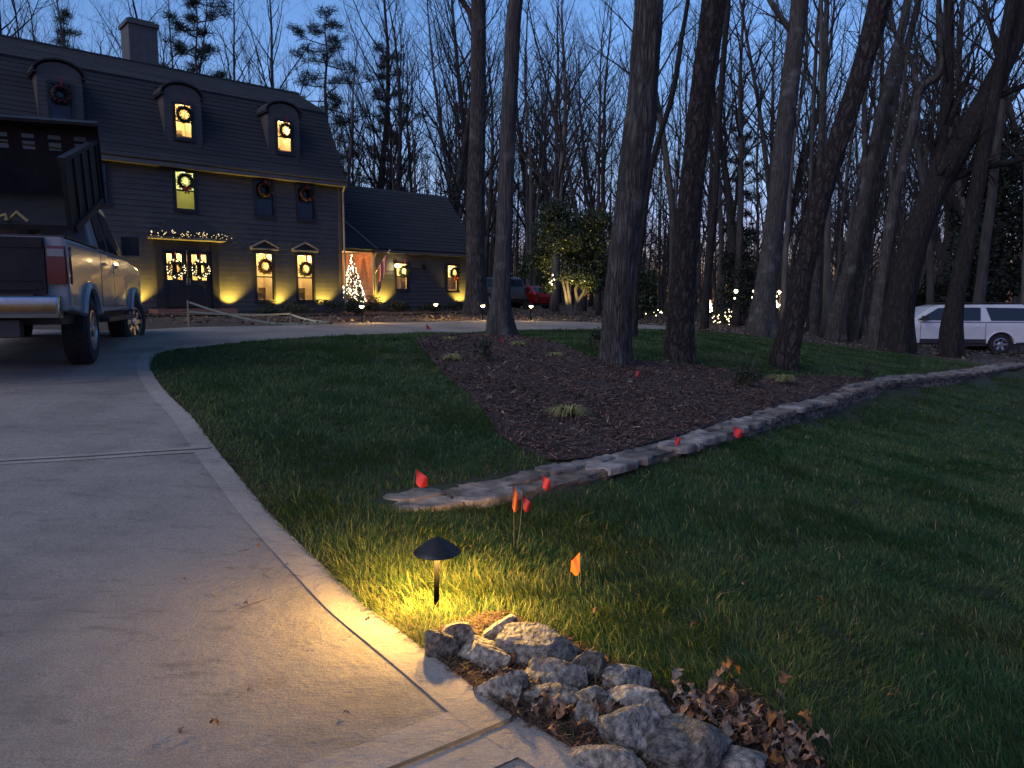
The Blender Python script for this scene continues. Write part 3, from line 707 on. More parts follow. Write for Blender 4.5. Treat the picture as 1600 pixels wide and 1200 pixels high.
# the small connecting roof that dies into the big house, seen as a dark triangle
mb = MB(); a, b, c = Vector((X1 + .03, WY - .55, WE + .02)), Vector((WX0 - .1, WY - .50, WE + .02)), Vector((X1 + .03, WY + 1.1, WR - .55)); dn = Vector((0, .05, -.06))
mb.add([a, b, c, a + dn, b + dn, c + dn], [(0, 1, 2), (5, 4, 3), (0, 3, 4, 1), (1, 4, 5, 2), (2, 5, 3, 0)]); mb.build("porch_roof", M['roof'], house)
mb = MB(); mb.tube([b + Vector((0, -.02, .03)), c + Vector((0, -.02, .05))], .03, 5); mb.tube([(WX0 + .0, WY - .12, -.3), (WX0 + .0, WY - .12, WE - .3), (WX0, WY - .35, WE - .08)], .04, 7); mb.build("wing_downspout", M['trim'], house)
window(6.39, .98, 2.04, .56, WY, 8, mid=True); window(9.10, .94, 2.04, .56, WY, 6, mid=True)
# lace curtains hang behind the wing windows' lower halves; furniture behind the front windows
for cx in (6.39, 9.10):
    mb = MB()
    for k in range(14): mb.tube([(cx - .27 + k * .0415, WY + .12, .98), (cx - .27 + k * .0415, WY + .12, 1.5)], .019, 5)
    mb.build("curtain", M['bloom'], house)
for cx, s in ((-.30, -1), (1.23, 1)):
    mb = MB(); mb.box(cx - .25, cx + .2, .5, 1.0, .55, .75); mb.box(cx - .28, cx - .20, .5, 1.0, .55, 1.25); mb.box(cx + .17, cx + .23, .5, 1.0, .55, .95)
    for lx in (-.22, .17):
        for ly in (.53, .95): mb.box(cx + lx, cx + lx + .05, ly, ly + .05, .12, .55)
    mb.build("chair", M['wood'], house)
    mb = MB(); mb.box(cx + s*.02, cx + s*.02 + .22, 1.43, 1.46, 1.15, 1.45); mb.build("picture_frame", M['black'], house)
# uplights on the front: small cans in the beds throwing warm light up the boards
upn = 0
def uplight(x, y, watts, label, wall=.0, spot=105, tilt=.24):
    p = HL(x, y); g = h1(p.x, p.y)
    t = thing("uplight", label, "spotlight", (p.x, p.y, g), HA, "uplights in the beds along the house")
    b = MB(); b.lathe([(.001, 0), (.02, 0), (.02, .06), (.05, .065), (.055, .15), (.045, .15), (.04, .12), (.001, .12)], 12); b.build("can", M['lampmetal'], t, True)
    b = MB(); b.lathe([(.04, .13), (.001, .131)], 12); b.build("lens", M['cane'], t)
    l = lamp('SPOT', (0, 0, .17), watts * 10, (1, .66, .09), .03, spot=spot, parent=t, blend=.7); aim(l, (0, tilt, 1))
uplight(-1.59, -.36, 44, "uplight between the black front door and the first tall window")
uplight(.12, -.36, 44, "uplight in the bed between the two tall windows with pediments")
uplight(1.90, -.36, 42, "uplight at the corner of the two storey house beside the porch")
uplight(-4.5, -.36, 40, "uplight behind the parked pickup, on the far side of the front door")
uplight(5.36, WY - .36, 52, "uplight below the flag at the corner of the low wing")
uplight(9.5, WY - .36, 46, "uplight at the end of the low wing by the big trunk")
# porch glow and the sconce
lamp('POINT', (3.7, 2.2, WE - .25), 130, (1, .52, .18), .06, parent=house)
p = HL(6.07, WY - .02, 1.98)
t = thing("wall_lantern", "bright glass lantern on the low wing wall beside its first window", "lantern", p, HA)
b = MB(); b.box(-.05, .05, -.02, 0, -.1, .12); b.tube([(0, -.02, .06), (0, -.12, .08)], .012, 6); b.lathe([(.09, .07), (.02, .13), (.001, .14)], 8, (0, -.12, 0)); b.lathe([(.001, -.16), (.06, -.15), (.075, -.14)], 8, (0, -.12, 0)); b.build("lantern_frame", M['black'], t)
b = MB(); b.ball((0, -.12, -.03), .075, 10, 8); b.build("bulb", emis("sconce_bulb", (1, .82, .45), 26), t, True)
lamp('POINT', (0, -.30, -.02), 16, (1, .75, .35), .06, parent=t)
p = HL(7.5, WY - .02, 1.95)
t = thing("wall_lantern", "unlit dark lantern on the low wing wall between its two windows", "lantern", p, HA)
b = MB(); b.box(-.05, .05, -.02, 0, -.1, .12); b.tube([(0, -.02, .06), (0, -.12, .08)], .012, 6); b.lathe([(.09, .07), (.02, .13), (.001, .14)], 8, (0, -.12, 0)); b.lathe([(.001, -.16), (.06, -.15), (.075, -.14)], 8, (0, -.12, 0)); b.build("lantern_frame", M['black'], t)
b = MB(); b.lathe([(.055, -.14), (.06, .06)], 8, (0, -.12, 0)); b.build("lantern_glass", M['darkglass'], t)

# ------------------------------------------------------------------ wreaths, garland, christmas tree, flag
def wreath_mesh(r=.215, k=.10, n=420):
    mb = MB(); rr = random.Random(5)
    ring = [(r*math.cos(a), 0, r*math.sin(a)) for a in np.linspace(0, 2*math.pi, 25)]
    mb.tube(ring, k * .55, 6, False)
    for i in range(n):
        a = rr.uniform(0, 2*math.pi); b = rr.uniform(0, 2*math.pi); c = Vector((math.cos(a)*(r + k*.6*math.cos(b)), -k*.6*math.sin(b), math.sin(a)*(r + k*.6*math.cos(b))))
        d = Vector((math.cos(a)*math.cos(b) - math.sin(a)*rr.uniform(-1, 1), -math.sin(b), math.sin(a)*math.cos(b) + math.cos(a)*rr.uniform(-1, 1))).normalized()
        s = d.orthogonal().normalized() * .016; e = c + d * rr.uniform(.05, .10)
        mb.add([c - s, c + s, e], [(0, 1, 2)])
    return mb.mesh("wreath_greens")
WG = wreath_mesh()
mb = MB()
for s in (-1, 1): mb.tube([(0, -.07, -.22), (s*.10, -.1, -.19), (s*.13, -.1, -.24), (s*.02, -.08, -.24)], [.02, .035, .035, .02], 6); mb.tube([(0, -.08, -.23), (s*.06, -.08, -.4)], [.02, .03], 5)
WB = mb.mesh("bow"); WB.materials.append(M['ribbon'])
mb = MB(); mb.box(-.02, .02, -.055, -.045, .2, .52); WRB = mb.mesh("hanging_ribbon"); WRB.materials.append(M['ribbon'])
mb = MB(); rr = random.Random(3)
for i in range(34):
    a = rr.uniform(0, 6.283); mb.ball((math.cos(a)*(.24 + rr.uniform(-.06, .06)), -.06, math.sin(a)*(.24 + rr.uniform(-.06, .06))), .012, 5, 4)
WL = mb.mesh("fairy_lights"); WL.materials.append(M['twinkle'])
mb = MB()
for i in range(44):
    a = rr.uniform(0, 6.283); mb.ball((math.cos(a)*(.24 + rr.uniform(-.07, .07)), -.055 - rr.uniform(0, .03), math.sin(a)*(.24 + rr.uniform(-.07, .07))), .015, 6, 4)
WR_ = mb.mesh("red_berries"); WR_.materials.append(M['ribbon'])
WG.materials.append(M['needle'])
def wreath(x, y, z, s, label, bow=False, lights=False, berries=False, ribbon=True):
    t = thing("wreath", label, "wreath", HL(x, y, z), HA, "christmas wreaths on the house"); t.scale = (s, s, s)
    link("greens", WG, None, t)
    if ribbon: link("ribbon", WRB, None, t)
    if bow: link("bow", WB, None, t)
    if lights: o = link("fairy_lights", WL, None, t)
    if berries: link("red_berries", WR_, None, t)
wreath(-6.23, -.02, 6.5, .95, "dark wreath with red berries on the unlit dormer window above the pickup", berries=True)
wreath(-2.775, -.02, 6.47, .98, "wreath silhouetted on the lit dormer window above the front door")
wreath(.69, -.02, 6.47, .98, "wreath silhouetted on the lit dormer window nearest the roof's end")
wreath(-2.87, -.13, 4.33, .98, "wreath on the pale green lit window over the front door", bow=True)
wreath(-.21, -.13, 4.33, .95, "wreath with red berries on the dark upstairs window next to the lit one", berries=True)
wreath(1.34, -.13, 4.33, .95, "wreath with red berries on the dark upstairs window by the house corner", berries=True)
wreath(-.30, -.13, 1.68, .98, "red berry wreath on the tall lit window nearer the front door", berries=True)
wreath(1.23, -.13, 1.63, .98, "loose green wreath on the tall lit window at the house corner", bow=False)
wreath(-3.325, -.12, 1.52, 1.05, "wreath with fairy lights on the front door leaf nearer the pickup", lights=True)
wreath(-2.545, -.12, 1.52, 1.05, "wreath with fairy lights on the front door leaf nearer the tall windows", lights=True)
wreath(6.46, WY - .13, 1.72, .95, "wreath on the low wing window beside the bright lantern", bow=False)
wreath(9.16, WY - .13, 1.72, .95, "wreath with a red bow on the low wing window nearest the big trunk", bow=True)
# garland along the hood
p = HL(-2.95, 0, 0); t = thing("garland", "needle garland with fairy lights along the hood above the front door", "garland", p, HA)
mb = MB(); rr = random.Random(8); lb = MB()
for i in range(620):
    x = rr.uniform(-1.25, 1.3); zc = 2.58 + .04 * math.sin(x * 4) - (.10 if abs(x) > 1.12 else 0); c = Vector((x, -.68 + rr.gauss(0, .035), zc + rr.gauss(0, .04)))
    d = Vector((rr.gauss(0, 1), rr.gauss(0, 1), rr.gauss(0, 1))).normalized(); s = d.orthogonal().normalized() * .014
    mb.add([c - s, c + s, c + d * rr.uniform(.06, .12)], [(0, 1, 2)])
mb.build("greens", M['needle'], t)
for i in range(70): lb.ball((rr.uniform(-1.25, 1.28), -.74 + rr.gauss(0, .02), 2.58 + rr.gauss(0, .05)), .011, 5, 4)
lb.build("fairy_lights", emis("garland_lights", (1, .8, .42), 1.8), t)
# christmas tree on the porch
p = HL(4.42, 2.2, .28); t = thing("christmas_tree", "small christmas tree covered in white lights on the brick porch", "christmas tree", p, HA)
mb = MB(); mb.tube([(0, 0, 0), (0, 0, 1.9)], [.04, .01], 7); mb.lathe([(.001, 0), (.16, 0), (.18, .2), (.001, .2)], 12); mb.build("trunk", M['twig'], t)
mb = MB(); lb = MB(); rr = random.Random(12)
for i in range(2600):
    z = 1.95 * (1 - math.sqrt(rr.random())) + .18 * 0 + .12; rad = .56 * (1 - z / 2.08); q = rad * math.sqrt(rr.uniform(.2, 1)); a = rr.uniform(0, 6.283)
    c = Vector((q*math.cos(a), q*math.sin(a), z)); d = (Vector((math.cos(a), math.sin(a), -.15)) + Vector((rr.gauss(0, .4), rr.gauss(0, .4), rr.gauss(0, .4)))).normalized(); s = d.orthogonal().normalized() * .016
    mb.add([c - s, c + s, c + d * .09], [(0, 1, 2)])
mb.build("needles", M['needle'], t)
for i in range(330):
    z = 1.95 * (1 - math.sqrt(rr.random())) + .12; rad = .60 * (1 - z / 2.1); a = rr.uniform(0, 6.283); lb.ball((rad*math.cos(a), rad*math.sin(a), z), .016, 5, 4)
lb.ball((0, 0, 2.07), .035, 6, 5)
kind(lb.build("fairy_light_string", emis("tree_lights", (1, .86, .55), 11), t), "stuff")
# flag on a slanted pole
p = HL(5.02, WY - .06, 1.55); t = thing("flag", "striped national flag hanging limp from a slanted pole on the low wing", "flag", p, HA)
b = MB(); e = Vector((.30, -.75, 1.0)); b.tube([(0, 0, 0), e], .014, 7); b.ball(e, .025); b.build("pole", M['white'], t)
mb = MB(); n, mz = 12, 22
flagm = bpy.data.materials.new("flag_cloth"); flagm.use_nodes = True
FN = flagm.node_tree; tc = FN.nodes.new("ShaderNodeUVMap"); sp = FN.nodes.new("ShaderNodeSeparateXYZ"); FN.links.new(tc.outputs[0], sp.inputs[0])
m1 = FN.nodes.new("ShaderNodeMath"); m1.operation = 'MULTIPLY'; m1.inputs[1].default_value = 6.5; FN.links.new(sp.outputs[1], m1.inputs[0])
m2 = FN.nodes.new("ShaderNodeMath"); m2.operation = 'FRACT'; FN.links.new(m1.outputs[0], m2.inputs[0])
m3 = FN.nodes.new("ShaderNodeMath"); m3.operation = 'LESS_THAN'; m3.inputs[1].default_value = .54; FN.links.new(m2.outputs[0], m3.inputs[0])
mx = FN.nodes.new("ShaderNodeMixRGB"); FN.links.new(m3.outputs[0], mx.inputs[0]); mx.inputs[1].default_value = (.6, .58, .55, 1); mx.inputs[2].default_value = (.42, .02, .03, 1)
c1 = FN.nodes.new("ShaderNodeMath"); c1.operation = 'LESS_THAN'; c1.inputs[1].default_value = .4; FN.links.new(sp.outputs[0], c1.inputs[0])
c2 = FN.nodes.new("ShaderNodeMath"); c2.operation = 'GREATER_THAN'; c2.inputs[1].default_value = .46; FN.links.new(sp.outputs[1], c2.inputs[0])
c3 = FN.nodes.new("ShaderNodeMath"); c3.operation = 'MULTIPLY'; FN.links.new(c1.outputs[0], c3.inputs[0]); FN.links.new(c2.outputs[0], c3.inputs[1])
my = FN.nodes.new("ShaderNodeMixRGB"); FN.links.new(c3.outputs[0], my.inputs[0]); FN.links.new(mx.outputs[0], my.inputs[1]); my.inputs[2].default_value = (.02, .03, .12, 1)
FN.links.new(my.outputs[0], FN.nodes["Principled BSDF"].inputs["Base Color"]); FN.nodes["Principled BSDF"].inputs["Roughness"].default_value = .8
vs, fs, uv = [], [], []
for j in range(mz + 1):
    for i in range(n + 1):
        u, v = i / n, j / mz; top = e * (.98 - .62 * (1 - u) * 0 - .66 * u)     # the hoist side runs along the pole, the cloth drops from it
        z = top.z - 1.15 * v * (.75 + .25 * u) ; x = top.x * .8 + .03 * math.sin(u * 14 + v * 3) * (1 - .3 * v); y = top.y * (1 - .25 * v) + .05 * math.cos(u * 11 + v * 2)
        vs.append((x * (1 - v * .2), y, z)); uv.append((1 - v, u))
for j in range(mz):
    for i in range(n): fs.append((j*(n+1)+i, j*(n+1)+i+1, (j+1)*(n+1)+i+1, (j+1)*(n+1)+i))
me = bpy.data.meshes.new("cloth"); me.from_pydata(vs, [], fs); ul = me.uv_layers.new()
for l in me.loops: ul.data[l.index].uv = uv[l.vertex_index]
me.polygons.foreach_set("use_smooth", [True] * len(fs)); link("cloth", me, flagm, t)
# ------------------------------------------------------------------ vehicles (each: y forward, rear axle at the origin)
def wheel(parent, x, y, z, r, w, side, spokes=6, steer=0.0):
    wo = bpy.data.objects.new("wheel", None); col.objects.link(wo); wo.parent = parent; wo.location = (x, y, z); wo.rotation_euler = (0, 0, steer)
    n = 40; prof = [(r*.60, -w/2+.02), (r*.72, -w/2), (r*.93, -w/2+.01), (r, -w/2+.05), (r, w/2-.05), (r*.93, w/2-.01), (r*.72, w/2), (r*.60, w/2-.02)]
    def lat(prof, n):
        mb = MB(); m = len(prof)
        mb.add([(b, a*math.cos(2*math.pi*k/n), a*math.sin(2*math.pi*k/n)) for a, b in prof for k in range(n)],
               [(i*n+k, i*n+(k+1) % n, (i+1)*n+(k+1) % n, (i+1)*n+k) for i in range(m-1) for k in range(n)]); return mb
    t = lat(prof, n)
    for k in range(n):                       # tread blocks
        a = 2*math.pi*k/n
        for s in (-1, 1):
            b0, b1 = sorted((s*.01, s*(w/2-.045))); q = []
            for rr_ in (r - .004, r + .011):
                for aa in (a - .05, a + .05):
                    for bb in (b0, b1): q.append((bb, rr_*math.cos(aa), rr_*math.sin(aa)))
            t.add(q, [(4,5,7,6), (0,1,5,4), (2,6,7,3), (0,4,6,2), (1,3,7,5)])
    t.build("tyre", M['rubber'], wo, False)
    o = side * w / 2
    rm = lat([(r*.61, -o*.9), (r*.61, o*.93), (r*.56, o*.95), (r*.54, o*.6), (r*.5, o*.35)], 32)
    dk = lat([(r*.52, o*.36), (.001, o*.36)], 24); dk.build("brake_disc", M['plastic'], wo)
    for k in range(spokes):
        a = 2*math.pi*k/spokes; ca, sa = math.cos(a), math.sin(a); q = []
        for rr_, hw, xx in ((.05, .045, o*.78), (r*.57, .034, o*.86)):
            for s in (-1, 1):
                for dx in (-.03*side, 0): q.append((xx + dx, rr_*ca - s*hw*sa, rr_*sa + s*hw*ca))
        rm.add(q, [(0,1,3,2), (4,6,7,5), (0,4,5,1), (2,3,7,6), (1,5,7,3), (0,2,6,4)])
    h_ = lat([(.085, o*.4), (.085, o*.9), (.06, o*.98), (.001, o*.98)], 16); rm.add(h_.v, h_.f)
    rm.build("rim", M['rim'], wo, False)
    return wo

def arc(cy, cz, r, a0, a1, n=12):
    return [(cy + r*math.cos(a), cz + r*math.sin(a)) for a in np.linspace(a0, a1, n)]

def greenhouse(parent, low, top, hb, ht, m, name="cab"):
    """a tapered cabin: low and top are (y,z) outlines of equal length with half widths hb and ht"""
    bm = bmesh.new(); n = len(low)
    W = [hb + (ht - hb) * 0 if k in (0, n-1) else ht for k in range(n)]
    rows = []
    for s in (-1, 1): rows.append([bm.verts.new((s * w, y, z)) for (y, z), w in zip(low, W)])
    bm.faces.new(rows[0]); bm.faces.new(rows[1][::-1])
    for k in range(n): bm.faces.new([rows[0][k], rows[1][k], rows[1][(k+1) % n], rows[0][(k+1) % n]])
    bmesh.ops.recalc_face_normals(bm, faces=bm.faces)
    es = [e for e in bm.edges if not (abs(e.verts[0].co.x + e.verts[1].co.x) < 1e-5 and False)]
    bmesh.ops.bevel(bm, geom=es, offset=.05, segments=3, affect='EDGES', profile=.6)
    me = bpy.data.meshes.new(name); bm.to_mesh(me); bm.free(); me.polygons.foreach_set("use_smooth", [True] * len(me.polygons))
    try: me.set_sharp_from_angle(angle=math.radians(45))
    except Exception: pass
    return link(name, me, m, parent)

def side_glass(parent, quads, zb, zt, hb, ht, out=.012):
    """panes on the leaning cabin sides; quads are lists of (y,z)"""
    xs = lambda z: hb + (ht - hb) * (z - zb) / (zt - zb)
    for q in quads:
        for s in (-1, 1):
            mb = MB(); c = [(s * (xs(z) + out), y, z) for y, z in q]; c2 = [(s * (xs(z) + out - .03), y, z) for y, z in q]; n = len(q)
            mb.add(c + c2, [tuple(range(n))] + [(i, (i+1) % n, (i+1) % n + n, i + n) for i in range(n)])
            mb.build("side_window", M['darkglass'], parent)

def car(name, label, x, y, z, rz, P):
    t = thing(name, label, P['cat'], (x, y, z), rz)
    w = P['w'] / 2; r = P['r']; wb = P['wb']; zb = P['zb']; ar = r + P.get('gap', .07); L0, L1 = P['rear'], P['front']
    a_ = math.asin(max(-.9, min(.9, (zb - r) / ar)))
    pts = [(L0 + .05, zb + .06)] + arc(0, r, ar, math.pi - a_, a_) + arc(wb, r, ar, math.pi - a_, a_) + P['top']
    body = bevelled("body", pts, -w, w, lambda u, v, c: (c, u, v), P.get('bev', .07), 3, M[P['paint']], t)
    g = P['cabin']; ht = P.get('ht', w * .80); zs = [q[1] for q in g]
    greenhouse(t, g, None, w * .95, ht, M[P['paint']], "cabin")
    side_glass(t, P['glass'], min(zs), max(zs), w * .95, ht)
    # floor and arch liners
    mb = MB(); mb.box(-w + .12, w - .12, L0 + .15, L1 - .2, zb - .10, zb + .02); mb.build("underbody", M['plastic'], t)
    for s in (-1, 1):
        for yy in (0, wb): wheel(t, s * (w - .13), yy, r, r, P.get('tw', .26), s, P.get('sp', 6), P.get('steer', 0) if yy else 0)
    # wheel arch trims, door seams, handles, mirrors
    for s in (-1, 1):
        for yy in (0, wb):
            mb = MB(); mb.tube([(s * (w + .005), a, b) for a, b in arc(yy, r, ar + .015, math.pi - a_, a_, 16)], P.get('flare', .022), 6)
            mb.build("wheel_arch", M[P.get('archm', P['paint'])], t)
        mb = MB()
        for yy in P['seams']: mb.box(s*w - .004, s*w + .004, yy - .008, yy + .008, zb + .1, P['belt'] - .02)
        mb.box(s*w - .004, s*w + .004, P['seams'][0], P['seams'][-1], zb + .085, zb + .1)
        mb.build("door_seam", M['plastic'], t)
        for yy in P['handles']:
            mb = MB(); mb.box(s*w - .02, s*w + .03, yy, yy + .2, P['belt'] - .17, P['belt'] - .13); mb.build("door_handle", M[P['hm']], t)
        mb = MB(); my, mz = P['mirror']; mb.box(min(s*(w-.02), s*(w+.24)), max(s*(w-.02), s*(w+.24)), my - .06, my + .1, mz, mz + P.get('mh', .18)); mb.build("side_mirror", M['plastic'], t)
    return t

# --- silver pickup with a raised dump box, seen from behind
g = at_e(140, 568, -.80); ca, sa = math.cos(math.radians(20)), math.sin(math.radians(20))
px_, py_ = g[0] - ca * .95, g[1] - sa * .95
TR = dict(cat="pickup truck", w=2.02, r=.415, wb=3.97, zb=.62, rear=-1.22, front=5.0, gap=.13, tw=.30, bev=.06, flare=.05, paint='silver', belt=1.44,
          top=[(4.78, .64), (4.98, .74), (5.02, 1.12), (4.94, 1.30), (4.7, 1.38), (3.45, 1.48), (.75, 1.48), (-1.22, 1.48)],
          cabin=[(.80, 1.42), (.90, 2.13), (1.15, 2.22), (2.75, 2.20), (3.60, 1.42)], ht=.80,
          glass=[[(1.22, 1.50), (1.22, 2.07), (1.85, 2.09), (1.85, 1.50)], [(2.0, 1.50), (2.0, 2.09), (2.62, 2.07), (3.2, 1.50)]],
          seams=[.86, 1.92, 3.15], handles=[1.0, 2.05], hm='chrome', mirror=(3.05, 1.52), mh=.30, sp=8, steer=-.33)
truck = car("pickup_truck", "silver crew cab pickup truck with a raised black dump box parked on the driveway", px_, py_, h1(px_, py_), math.radians(20), TR)
w = 1.01
mb = MB(); mb.box(-.805, .805, -1.265, -1.20, .86, 1.47); mb.box(-.79, .79, -1.275, -1.264, 1.36, 1.44); mb.box(-.12, .12, -1.29, -1.27, 1.2, 1.3)
mb.box(-.80, .80, -1.272, -1.2645, 1.0, 1.008); mb.box(-.72, .72, -1.274, -1.2645, .90, .93)
tg = mb.build("tailgate", M['steel'], truck)
mb = MB(); mb.box(-.02, .22, -1.2800, -1.2752, 1.03, 1.14)
for o in (tg,): pass
dec = mb.build("flag_decal", flagm, tg)
me = dec.data; ul = me.uv_layers.new()
for l in me.loops:
    v = me.vertices[l.vertex_index].co; ul.data[l.index].uv = ((v.x + .02) / .24, (v.z - 1.03) / .11)
for s in (-1, 1):
    mb = MB(); q = [(s*.815, -1.25), (s*.99, -1.235), (s*1.022, -1.05), (s*.9, -1.0)]
    mb.add([(a, b, z) for z in (.97, 1.38) for a, b in q], [(0,1,2,3), (7,6,5,4), (0,4,5,1), (1,5,6,2), (2,6,7,3), (3,7,4,0)])
    tl = mb.build("tail_light", M['tail'], truck)
    mb = MB(); q = [(s*.83, -1.256), (s*.985, -1.241), (s*1.026, -1.06), (s*.9, -1.0)]
    mb.add([(a, b, z) for z in (1.27, 1.35) for a, b in q], [(0,1,2,3), (7,6,5,4), (0,4,5,1), (1,5,6,2), (2,6,7,3), (3,7,4,0)]); mb.build("reverse_lens", M['lens'], tl)
bp = bevelled("bumper", [(-.95,.60), (-.95,.84), (.95,.84), (.95,.60)], -1.45, -1.24, lambda u, v, c: (u, c, v), .03, 3, M['chrome'], truck)
mb = MB(); mb.box(-.72, .72, -1.44, -1.27, .835, .855); mb.box(-.2, .2, -1.456, -1.44, .70, .80); mb.build("step_pad", M['plastic'], bp)
mb = MB(); mb.box(-.55, .55, -1.36, -1.2, .40, .58); mb.box(-.06, .06, -1.55, -1.2, .44, .54); mb.tube([(-.5, -1.3, .38), (-.5, -.2, .42)], .035, 7); mb.build("hitch", M['plastic'], truck)
mb = MB()
for k, x in enumerate((-.42, -.36, -.30, -.24, .0)): mb.box(x, x + .035, -1.375, -1.362, .42, .48 - .01 * (k % 3))
mb.build("hitch_plate", M['white'], truck)
mb = MB()
for s in (-1, 1): mb.box(s*1.0 - .12, s*1.0 + .1, .7, 3.4, .50, .56)
mb.build("running_board", M['plastic'], truck)
mb = MB(); mb.quad((-.62, .845, 1.55), (.62, .845, 1.55), (.60, .885, 2.08), (-.60, .885, 2.08)); mb.build("rear_window", M['darkglass'], truck)
mb = MB(); mb.box(-1.0, 1.0, -1.2, .78, 1.481, 1.50); mb.build("bed_rail", M['plastic'], truck)
# dump box: hinged at the tail, tilted up; open to the rear
DB = bpy.data.objects.new("dump_box", None); col.objects.link(DB); DB.parent = truck; DB.location = (0, -1.18, 1.56); DB.rotation_euler = (math.radians(16), 0, 0)
DL, DW, DH = 2.15, 1.06, .72
mb = MB(); mb.box(-DW, DW, 0, DL, 0, .05)
for x in (-.6, .6): mb.box(x - .05, x + .05, 0, DL, -.12, 0)
mb.build("floor", M['steel'], DB)
for s in (-1, 1):
    mb = MB(); x0, x1 = sorted((s*DW, s*(DW - .03))); mb.box(x0, x1, 0, DL, .051, DH)
    mb.box(min(s*(DW+.03), s*(DW-.05)), max(s*(DW+.03), s*(DW-.05)), 0, DL, DH, DH + .05)
    for k in range(5):
        yy = .0 + k * (DL - .11) / 4; mb.box(min(s*(DW + .022), s*DW), max(s*(DW + .022), s*DW), yy, yy + .11, -.05, DH - .002)
    mb.box(min(s*(DW + .045), s*DW), max(s*(DW + .045), s*DW), .07, DL - .07, -.045, .03)
    mb.build("side_panel", M['steel'], DB)
mb = MB(); mb.box(-DW - .05, DW + .05, DL, DL + .04, -.05, .60)
for z0, z1 in ((.70, .74), (.79, .96)): mb.box(-DW - .05, DW + .05, DL, DL + .04, z0, z1)
for k in range(8): x = -DW + k * (2*DW - .05) / 7; mb.box(x - .05, x + .10, DL + .002, DL + .038, .60, .79)
mb.box(-DW - .06, DW + .06, DL - .3, DL + .06, .96, 1.0)
mb.build("headboard", M['steel'], DB)
mb = MB()
for k in range(5): mb.tube([(-.35 + .2*k, .12, .06), (-.25 + .2*k + .1*(k % 2), .10, .13 + .03*(k % 3)), (-.15 + .2*k, .06, .07)], .02, 5)
mb.build("strap", M['drygrass'], DB)
mb = MB(); mb.tube([(0, 1.1, -.02), (0, 1.6, -.62)], .05, 8); mb.build("lift_ram", M['metal'], DB)

# --- white long SUV at the edge of the woods
g = at_e(1543, 551, -2.06)
SU = dict(cat="suv", w=2.04, r=.405, wb=3.40, zb=.44, rear=-1.30, front=4.0, gap=.07, paint='white', belt=1.22, flare=.03,
          top=[(3.93, .44), (3.98, .52), (4.0, .80), (3.96, 1.06), (3.8, 1.14), (3.2, 1.24), (-1.2, 1.26), (-1.30, .9)],
          cabin=[(-1.22, 1.2), (-1.05, 1.80), (-.75, 1.92), (2.1, 1.90), (2.45, 1.82), (3.30, 1.2)], ht=.82,
          glass=[[(-.95, 1.30), (-.82, 1.78), (.52, 1.80), (.35, 1.30)], [(.72, 1.30), (.72, 1.80), (1.52, 1.80), (1.52, 1.30)], [(1.62, 1.30), (1.62, 1.80), (2.2, 1.78), (2.95, 1.32)]],
          seams=[.55, 1.57, 2.85], handles=[.75, 1.8], hm='white', mirror=(2.72, 1.30), sp=6)
suv = car("suv", "long white suv with dark windows parked at the edge of the woods", g[0], g[1], h1(*g), math.radians(80), SU)
mb = MB()
for s in (-1, 1): mb.tube([(s*.72, -.7, 1.93), (s*.72, -.6, 1.985), (s*.72, 1.8, 1.97), (s*.72, 1.95, 1.91)], .02, 6)
mb.build("roof_rail", M['plastic'], suv)
for s in (-1, 1):
    mb = MB(); mb.box(s*.93 - .1, s*.93 + .1, -1.325, -1.1, .85, 1.2); mb.build("tail_light", M['tail'], suv)
    mb = MB(); mb.box(s*.86 - .14, s*.86 + .14, 3.86, 4.0, .86, 1.0); mb.build("headlight", M['lens'], suv)
    mb = MB(); mb.box(s*1.0 - .1, s*1.0 + .08, .5, 2.9, .34, .40); mb.build("running_board", M['plastic'], suv)
mb = MB(); mb.box(-.9, .9, -1.36, -1.25, .42, .55); mb.build("bumper", M['plastic'], suv)
for s in (-1, 1):
    mb = MB(); mb.box(s*1.02 - .012, s*1.02 + .012, .52, 2.86, .46, .60); mb.build("side_cladding", M['plastic'], suv)
    mb = MB(); mb.box(s*1.0 - .035, s*1.0 + .03, -1.0, 2.9, 1.245, 1.262); mb.build("belt_trim", M['chrome'], suv)
mb = MB(); mb.quad((-.74, -1.20, 1.32), (.74, -1.20, 1.32), (.70, -1.08, 1.76), (-.70, -1.08, 1.76)); mb.build("rear_window", M['darkglass'], suv)
# --- the two cars on the far pad
p = at_y(792, 478, 44); DS = dict(SU, paint='graycar', rear=-1.1, wb=3.0, front=3.9, top=[(3.6, .44), (3.86, .52), (3.9, .8), (3.8, 1.02), (2.9, 1.18), (-1.0, 1.2), (-1.1, .9)],
          cabin=[(-1.02, 1.15), (-.85, 1.70), (-.6, 1.80), (1.7, 1.78), (2.0, 1.70), (2.85, 1.15)],
          glass=[[(-.75, 1.25), (-.62, 1.66), (.3, 1.70), (.3, 1.25)], [(.4, 1.25), (.4, 1.70), (1.15, 1.70), (1.15, 1.25)], [(1.25, 1.25), (1.25, 1.70), (1.75, 1.68), (2.5, 1.25)]], seams=[.35, 1.2, 2.5], handles=[.45, 1.4], hm='chrome', mirror=(2.35, 1.22))
ds = car("suv", "dark grey suv parked beyond the house behind the big trunk", p.x - .25, p.y, h1(p.x, p.y), math.radians(38), DS)
for s in (-1, 1):
    mb = MB(); mb.box(s*.9 - .1, s*.9 + .1, -1.13, -.95, .8, 1.15); mb.build("tail_light", M['tail'], ds)
mb = MB(); mb.quad((-.74, -1.0, 1.25), (.74, -1.0, 1.25), (.70, -.87, 1.66), (-.70, -.87, 1.66)); mb.build("rear_window", M['darkglass'], ds)
